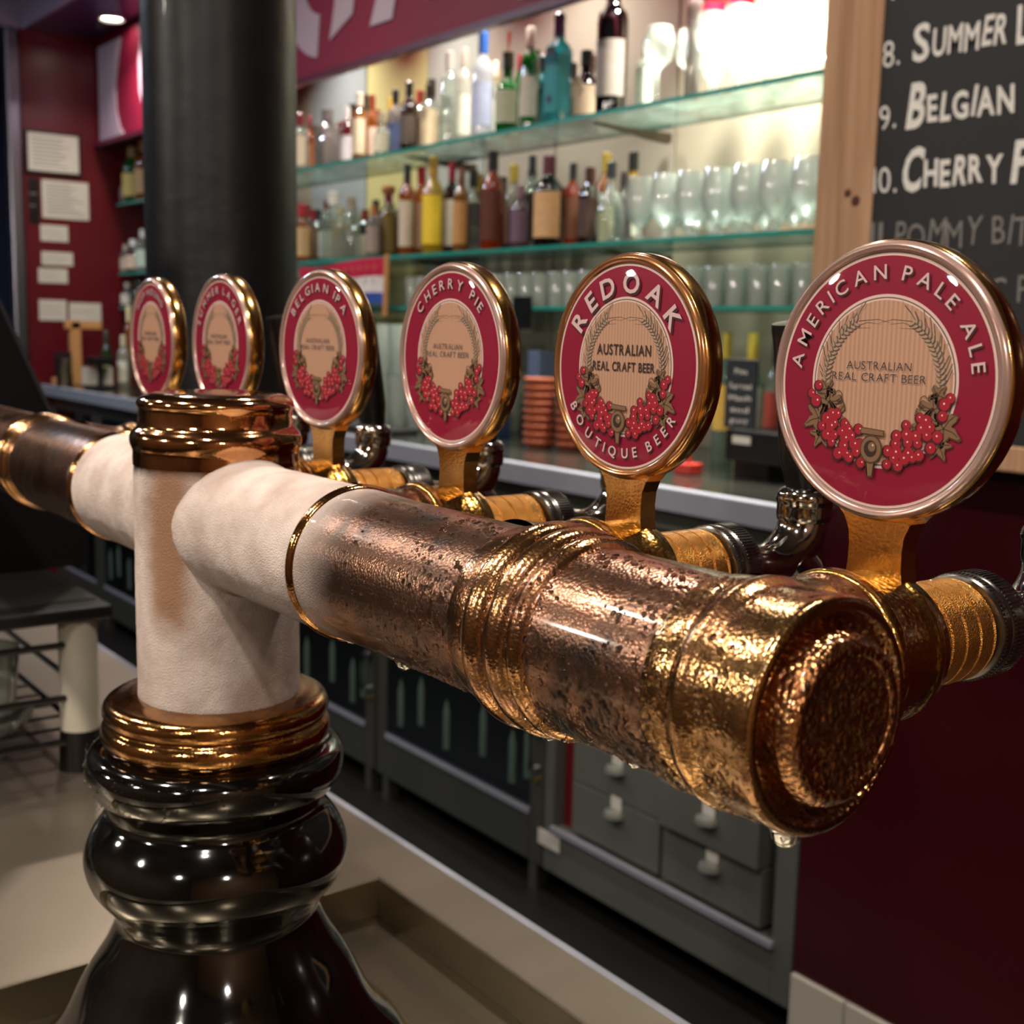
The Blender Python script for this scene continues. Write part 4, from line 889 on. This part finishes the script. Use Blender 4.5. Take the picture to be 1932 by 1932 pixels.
# ---- counter things right of the glasses
TER = mat('terracotta', '#a4573a', .7, var=.15, scale=50)
for k, (x, y, n) in enumerate(((-2.44, 1.93, 9), (-2.36, 1.97, 8))):
    for i in range(n):
        b = MB().lathe([(0, .004), (.026, .001), (.029, .000), (.034, .006), (.0415, .013), (.0420, .0185), (.040, .0200), (.033, .014), (.0, .008)], org=(0, 0, 0), seg=28).obj('terracotta_bowl', TER)
        b.location = (x, y, sc_+i*.0195); tag(b, 'terracotta bowl, %s from the bottom of the %s' % (ORD[i], ['taller left stack', 'right stack beside the badge'][k]), 'bowl', ['left stack of terracotta bowls', 'right stack of terracotta bowls'][k])
yc = ('#b8cfc0', .3, '#b0c8ba')
for (x, y, h, r, kd, g, c, l, tx) in [(-1.98, 2.11, .30, .026, 'round', yc, '#d8c040', '#e0b858', 'green glass bottle with yellow cap right beside the gold rimmed badge'), (-1.90, 2.11, .30, .028, 'round', yc, '#d8c040', '#b8c8b8', 'yellow capped bottle standing behind the little menu board'), (-1.84, 2.12, .285, .021, 'round', CLR, '#20242a', '#a04030', 'black capped bottle behind the right edge of the menu board'),
    (-1.94, 1.88, .17, .028, 'square', yc, '#e08a28', '#e8a040', 'orange labelled carton shaped bottle low beside the gold rim'), (-1.69, 2.12, .25, .032, 'square', ('#8a3a24', .6, '#8a3a24'), '#c8c8c0', '#c8b49c', 'reddish bottle with pale label between menu board and tap handle')]:
    bottle(x, y, sc_, h, r, kd, g, c, l, tx, group='mixer bottles on the back counter', lz=(.25, .6))
SL = mat('slate', '#1c2026', .7, var=.2)
CH = mat('chalk', '#d8d4cc', .85, var=.25, scale=120)
t = thing('menu_board', 'small black chalk menu board propped on the back counter', 'menu board', (-1.74, 1.90, sc_+.103))
MB().box(-.042, .042, 0, .006, 0, .142).obj('slate', SL, t, bevel=.001)
mb = MB()
for z, tx, w in ((.112, 'Pies', .034), (.082, 'Served', .06), (.058, 'Mash', .06), (.034, 'and', .05), (.012, 'gravy', .05)): line_text(mb, tx, 0, z, .011, w, -.0004, 0, jit=.12)
mb.obj('chalk_text', CH, t)
t = thing('till_box', 'black box with white label strip under the menu board', 'box', (-1.70, 1.90, sc_))
MB().box(-.075, .075, 0, .14, .035, .100).obj('box_body', BLKF, t, bevel=.003); MB().box(-.075, .02, .03, .13, 0, .035).obj('base', BLKF, t)
MB().box(-.055, -.005, -.001, 0, .072, .088).obj('label_strip', MATS['card_white'], t)
t = thing('red_stand', 'red upright sign holder with block foot on the counter', 'stand', (-1.84, 1.86, sc_))
RS = mat('red_plastic', '#a83026', .4, coat=.3); MB().box(-.006, .006, -.003, .003, .02, .20).obj('upright', RS, t, bevel=.001); MB().box(-.024, .024, -.02, .02, 0, .024).obj('foot', RS, t, bevel=.003)
for (x, y, z, sx, sy, sz, c, lb) in [(-2.72, 2.0, sc_, .06, .05, .22, '#2c3c5c', 'navy blue box standing behind the badges on the counter'), (-2.58, 2.04, sc_, .05, .05, .24, '#5a6a86', 'pale blue box on the counter next to the navy one'), (-3.05, 1.80, sc_, .34, .10, .012, '#0e0e10', 'flat black rubber bar mat on the counter edge'), (-3.9, 1.85, sc_, .3, .2, .16, '#1a1a1c', 'black bar caddy on the counter behind the tower cap')]:
    o = box('storage_box' if sz > .1 else 'bar_mat', x-sx/2, x+sx/2, y-sy/2, y+sy/2, z, z+sz, mat('bx'+c, c, .4), bevel=.002); tag(o, lb, 'box' if sz > .1 else 'mat')
# black price tag on the lowest shelf
o = box('price_tag', -2.66, -2.585, 2.002, 2.0085, 1.30, 1.385, BLKF); tag(o, 'black card clipped to the edge of the lowest shelf', 'tag')
# ---- flag on a wooden stick
t = thing('toy_flag', 'small red white and blue paper flag on a wooden stick', 'flag', (-3.265, 1.97, 1.33))
MB().box(-.008, .008, -.004, .004, .0, .185, M=Matrix.Rotation(radians(3), 4, 'Y')).obj('stick', mat('stick_wood', '#b8804c', .6), t)
def wave(z0, z1, mt, nm):
    mb = MB(); n = 24; vs = []
    for i in range(n+1):
        u = i/n; y = .012*sin(u*9); dz = -.020*u+.006*sin(u*7)
        vs += [(-.008-.56*u, y, z0+dz), (-.008-.56*u, y, z1+dz), (-.008-.56*u, y+.001, z0+dz), (-.008-.56*u, y+.001, z1+dz)]
    fs = []
    for i in range(n): a = i*4; fs += [(a, a+4, a+5, a+1), (a+2, a+3, a+7, a+6), (a+1, a+5, a+7, a+3), (a, a+2, a+6, a+4)]
    mb.add(vs, fs, 0, True); return mb.obj(nm, mt, t)
rd = wave(.120, .175, mat('flag_red', '#b8143c', .6), 'red_stripe'); wave(.070, .120, mat('flag_white', '#d8cfc8', .6), 'white_stripe'); wave(.035, .070, mat('flag_blue', '#2c4a96', .6), 'blue_stripe')
mb = MB()
for i in range(9): mb.box(-.05-i*.045, -.035-i*.045, -.014, -.013, .140-i*.0016, .155-i*.0016)
mb.obj('flag_print', mat('flag_gold', '#a8503c', .6), t)['kind'] = 'stuff'
# ------------------------------------------------------------------ blackboard with wooden beam frame
WOOD = mat('pine_beam', '#c09068', .55, var=.0)
t_ = WOOD.node_tree; p_ = t_.nodes['Principled BSDF']; tc = nd(t_, 'ShaderNodeTexCoord'); mp = nd(t_, 'ShaderNodeMapping'); mp.inputs['Scale'].default_value = (26, 26, 1.6); t_.links.new(tc.outputs['Object'], mp.inputs[0])
nz = nd(t_, 'ShaderNodeTexNoise'); nz.inputs['Scale'].default_value = 1.6; nz.inputs['Detail'].default_value = 5; nz.inputs['Distortion'].default_value = .8; t_.links.new(mp.outputs[0], nz.inputs[0])
cr = nd(t_, 'ShaderNodeValToRGB'); cr.color_ramp.elements[0].position = .32; cr.color_ramp.elements[0].color = rgb('#9c7452'); cr.color_ramp.elements[1].position = .7; cr.color_ramp.elements[1].color = rgb('#bd9674'); t_.links.new(nz.outputs['Fac'], cr.inputs[0])
t_.links.new(cr.outputs[0], p_.inputs['Base Color'])
t = thing('chalk_board', 'big blackboard beer list in a knotty pine frame on the red pier', 'blackboard', (0, 0, 0))
fb = MB().box(-1.325, -1.216, 1.60, 1.699, 1.115, 2.539).obj('frame_beam', WOOD, t, bevel=.003)
MB().box(-1.216, -.30, 1.60, 1.66, 1.115, 1.152).obj('bottom_rail', WOOD, t, bevel=.003)
KN = mat('wood_knot', '#4a2414', .6, var=.5, scale=60)
for (x, z, r) in ((-1.262, 1.521, .0075), (-1.246, 1.508, .0095)): MB().lathe([(0, -.0004), (r*.7, -.0004), (r, .0002)], 'Y', (x, 1.60, z), 18).obj('knot', KN, t)
bd = MB().box(-1.216, -.30, 1.603, 1.665, 1.152, 2.539).obj('board', mat('chalkboard_black', '#1b1a1c', .65, var=.35, scale=7), t)
random.seed(11); k = 1.002
def cz(z): return OZ+z*k
def chalk(txt, x, z, h, w, jit=.10, off=.012): line_text(mb, txt, x, cz(z), h, w, 1.6022, 0, off=off, centre=False, jit=jit)
FAINT = mat('chalk_faint', '#77736e', .85, var=.3, scale=100)
for ln in ([('7.', -1.208, .497, .045, .035), ('HONEY WHEAT', -1.16, .497, .045, .45)],
    [('8.', -1.213, .402, .042, .030, -.004), ('S', -1.161, .400, .054, .028, .02), ('UMMER', -1.128, .404, .040, .118, .02), ('L', -.995, .402, .054, .022, .02), ('AGER', -.965, .404, .040, .09, .02)],
    [('9.', -1.211, .311, .040, .028, -.004), ('B', -1.165, .309, .062, .030, .03), ('ELGIAN', -1.128, .313, .040, .138, .03), ('IPA', -.965, .313, .055, .08, .03)],
    [('10.', -1.2155, .217, .042, .042, -.004), ('C', -1.167, .215, .060, .034, .03), ('HERRY', -1.127, .219, .040, .128, .03), ('P', -.987, .217, .056, .030, .03), ('IE', -.95, .219, .04, .05, .03)],
    [('11.', -1.2150, .134, .042, .038), ('POMMY BITTER', -1.170, .131, .042, .293, .0)],
    [('12.', -1.2150, .05, .042, .040), ('ORGANIC PALE', -1.17, .05, .040, .30, .0)]):
    mb = MB()
    for q in ln: chalk(q[0], q[1], q[2], q[3], q[4], off=q[5] if len(q) > 5 else .012)
    mb.obj('chalk_line', CH if ln[0][0] not in ('11.', '12.') else FAINT, t)
# ------------------------------------------------------------------ left end of the bar: black screen and glass rack
rk = thing('glass_rack', 'black wire glass rack with flat top and white corner post on the bar', 'rack', (-1.35, .42, .80))
def L(mb, nm, mt, bevel=0): o = mb.obj(nm, mt, rk, bevel=bevel); o.matrix_parent_inverse = Matrix.Translation(rk.location).inverted(); return o
L(MB().box(-1.95, -1.325, -.28, .452, .972, .988), 'top_tray', mat('rack_black', '#101012', .4), .003)
L(MB().box(-1.93, -1.36, -.25, .445, .988, .9895), 'tray_lining', mat('rack_lining', '#4a4a46', .3, .6))
L(MB().lathe([(0, .846), (.021, .846), (.021, .971), (0, .971)], org=(-1.349, .420, 0), seg=28), 'white_post', mat('white_plastic', '#cfc8b4', .45))
L(MB().lathe([(0, .80), (.024, .80), (.022, .846), (0, .846)], org=(-1.349, .420, 0), seg=20), 'black_foot', BLACKP)
L(MB().lathe([(0, .80), (.020, .80), (.020, .971), (0, .971)], org=(-1.90, .420, 0), seg=20), 'black_foot', BLACKP)
for z in (.945, .885, .835):
    w = MB().tube([(-1.34, -.27, z), (-1.34, .43, z), (-1.92, .43, z)], .004, 8)
    if z == .835:
        for i in range(12): w.tube([(-1.34-.048*i, -.27, z), (-1.34-.048*i, .43, z)], .002, 6)
    L(w, 'wire', BLACKP)
pj = thing('glass_stack', 'x', 'glass') ; bpy.data.objects.remove(pj)
for i in range(3):
    for j in range(5):
        put_glass('pint_glass', pint, -1.40-.1*i, .30-.095*j, .8005 if j % 2 else .8005, 'clear glass under the black rack top at the left', 'glass', 'glasses inside the black rack') if False else None
bowl = gmesh([(0, 0), (.025, 0), (.040, .012), (.046, .022), (.045, .022), (.038, .013), (0, .004)]).mesh('glass_bowl', [GC2])
for i in range(3):
    for j in range(4):
        put_glass('glass_bowl', bowl, -1.41-.11*i, .34-.11*j, .8372, 'shallow glass bowl on the rack wires, %s column, %s from the back' % (ORD[i], ORD[j]), 'bowl', 'glass bowls in the rack')
tum = gmesh([(0, 0), (.026, 0), (.033, .075), (.032, .075), (.025, .004)]).mesh('rack_tumbler', [GC2])
for i in range(3):
    for j in range(4):
        put_glass('rack_tumbler', tum, -1.41-.11*i, .34-.11*j, .8615, 'clear tumbler inside the black rack, %s column, %s from the back' % (ORD[i], ORD[j]), 'glass', 'tumblers in the black rack')
pt = thing('till_screen', 'large black sloping touch screen housing on the rack top', 'screen', (-1.55, .2, .99))
o = MB().prism([(.500, .9905), (.500, 1.065), (.458, 1.187), (.403, 1.318), (.33, 1.46), (.20, 1.50), (-.25, 1.50), (-.25, .9905)], -1.92, -1.55, plane='YZ').obj('housing', mat('screen_black', '#07080c', .35), pt, bevel=.004); o.matrix_parent_inverse = Matrix.Translation(pt.location).inverted()
o = MB().prism([(.5015, 1.065), (.459, 1.188), (.404, 1.319), (.331, 1.461), (.327, 1.459), (.400, 1.317), (.455, 1.186), (.4975, 1.064)], -1.551, -1.547, plane='YZ').obj('edge_trim', mat('trim_grey', '#50545a', .3, .8), pt); o.matrix_parent_inverse = Matrix.Translation(pt.location).inverted()
# ------------------------------------------------------------------ far end of the counter
t = thing('wooden_stand', 'orange pine bracket stand at the far end of the counter', 'stand', (-5.62, 1.735, sc_))
PINE = mat('orange_pine', '#c08a52', .5, var=.15, scale=14)
MB().box(-.02, .02, .02, .065, .03, .29).obj('upright', PINE, t, bevel=.004); MB().box(-.02, .02, -.06, .07, .0, .035).obj('base', PINE, t, bevel=.004); MB().box(-.02, .02, .0, .16, .25, .285).obj('top_arm', PINE, t, bevel=.004); MB().box(-.018, .018, -.05, .02, .06, .15).obj('dark_drawer', mat('plum_box', '#2c141c', .4), t)
bottle(-5.45, 1.86, sc_, .25, .022, 'round', ('#2c4a2a', .6, '#2c4a2a'), '#26382a', '#8a9a50', 'green wine bottle at the far left end of the counter', group='bottles at the far end of the counter')
bottle(-5.35, 1.90, sc_, .23, .026, 'round', ('#d8d8c8', .4, '#d8d8c4'), '#c8c0a0', '#d0ccb8', 'pale bottle behind the black napkin caddy', group='bottles at the far end of the counter')
bottle(-5.50, 1.98, sc_, .36, .020, 'tall', AMB, '#d8c898', '#6a4020', 'tall bottle with cream round top at the far end', group='bottles at the far end of the counter')
t = thing('napkin_caddy', 'black caddy full of pale napkins at the end of the counter', 'caddy', (-5.33, 1.79, sc_)); MB().box(-.06, .06, -.05, .05, 0, .015).box(-.008, .008, -.01, .01, .015, .10).box(-.05, .05, -.045, .045, .10, .135).obj('caddy', BLKF, t, bevel=.002)
MB().box(-.06, -.02, -.06, .06, .016, .09).obj('napkins', PAP, t)
t = thing('steel_jug', 'dull steel jug beside the pine stand', 'jug', (-5.50, 1.69, sc_)); MB().lathe([(0, 0), (.034, 0), (.036, .02), (.030, .10), (.034, .12), (.032, .12), (.028, .10)], seg=24).obj('body', STEEL, t); MB().tube([(.030, 0, .105), (.055, 0, .095), (.055, 0, .04), (.034, 0, .025)], .004, 8).obj('handle', STEEL, t)
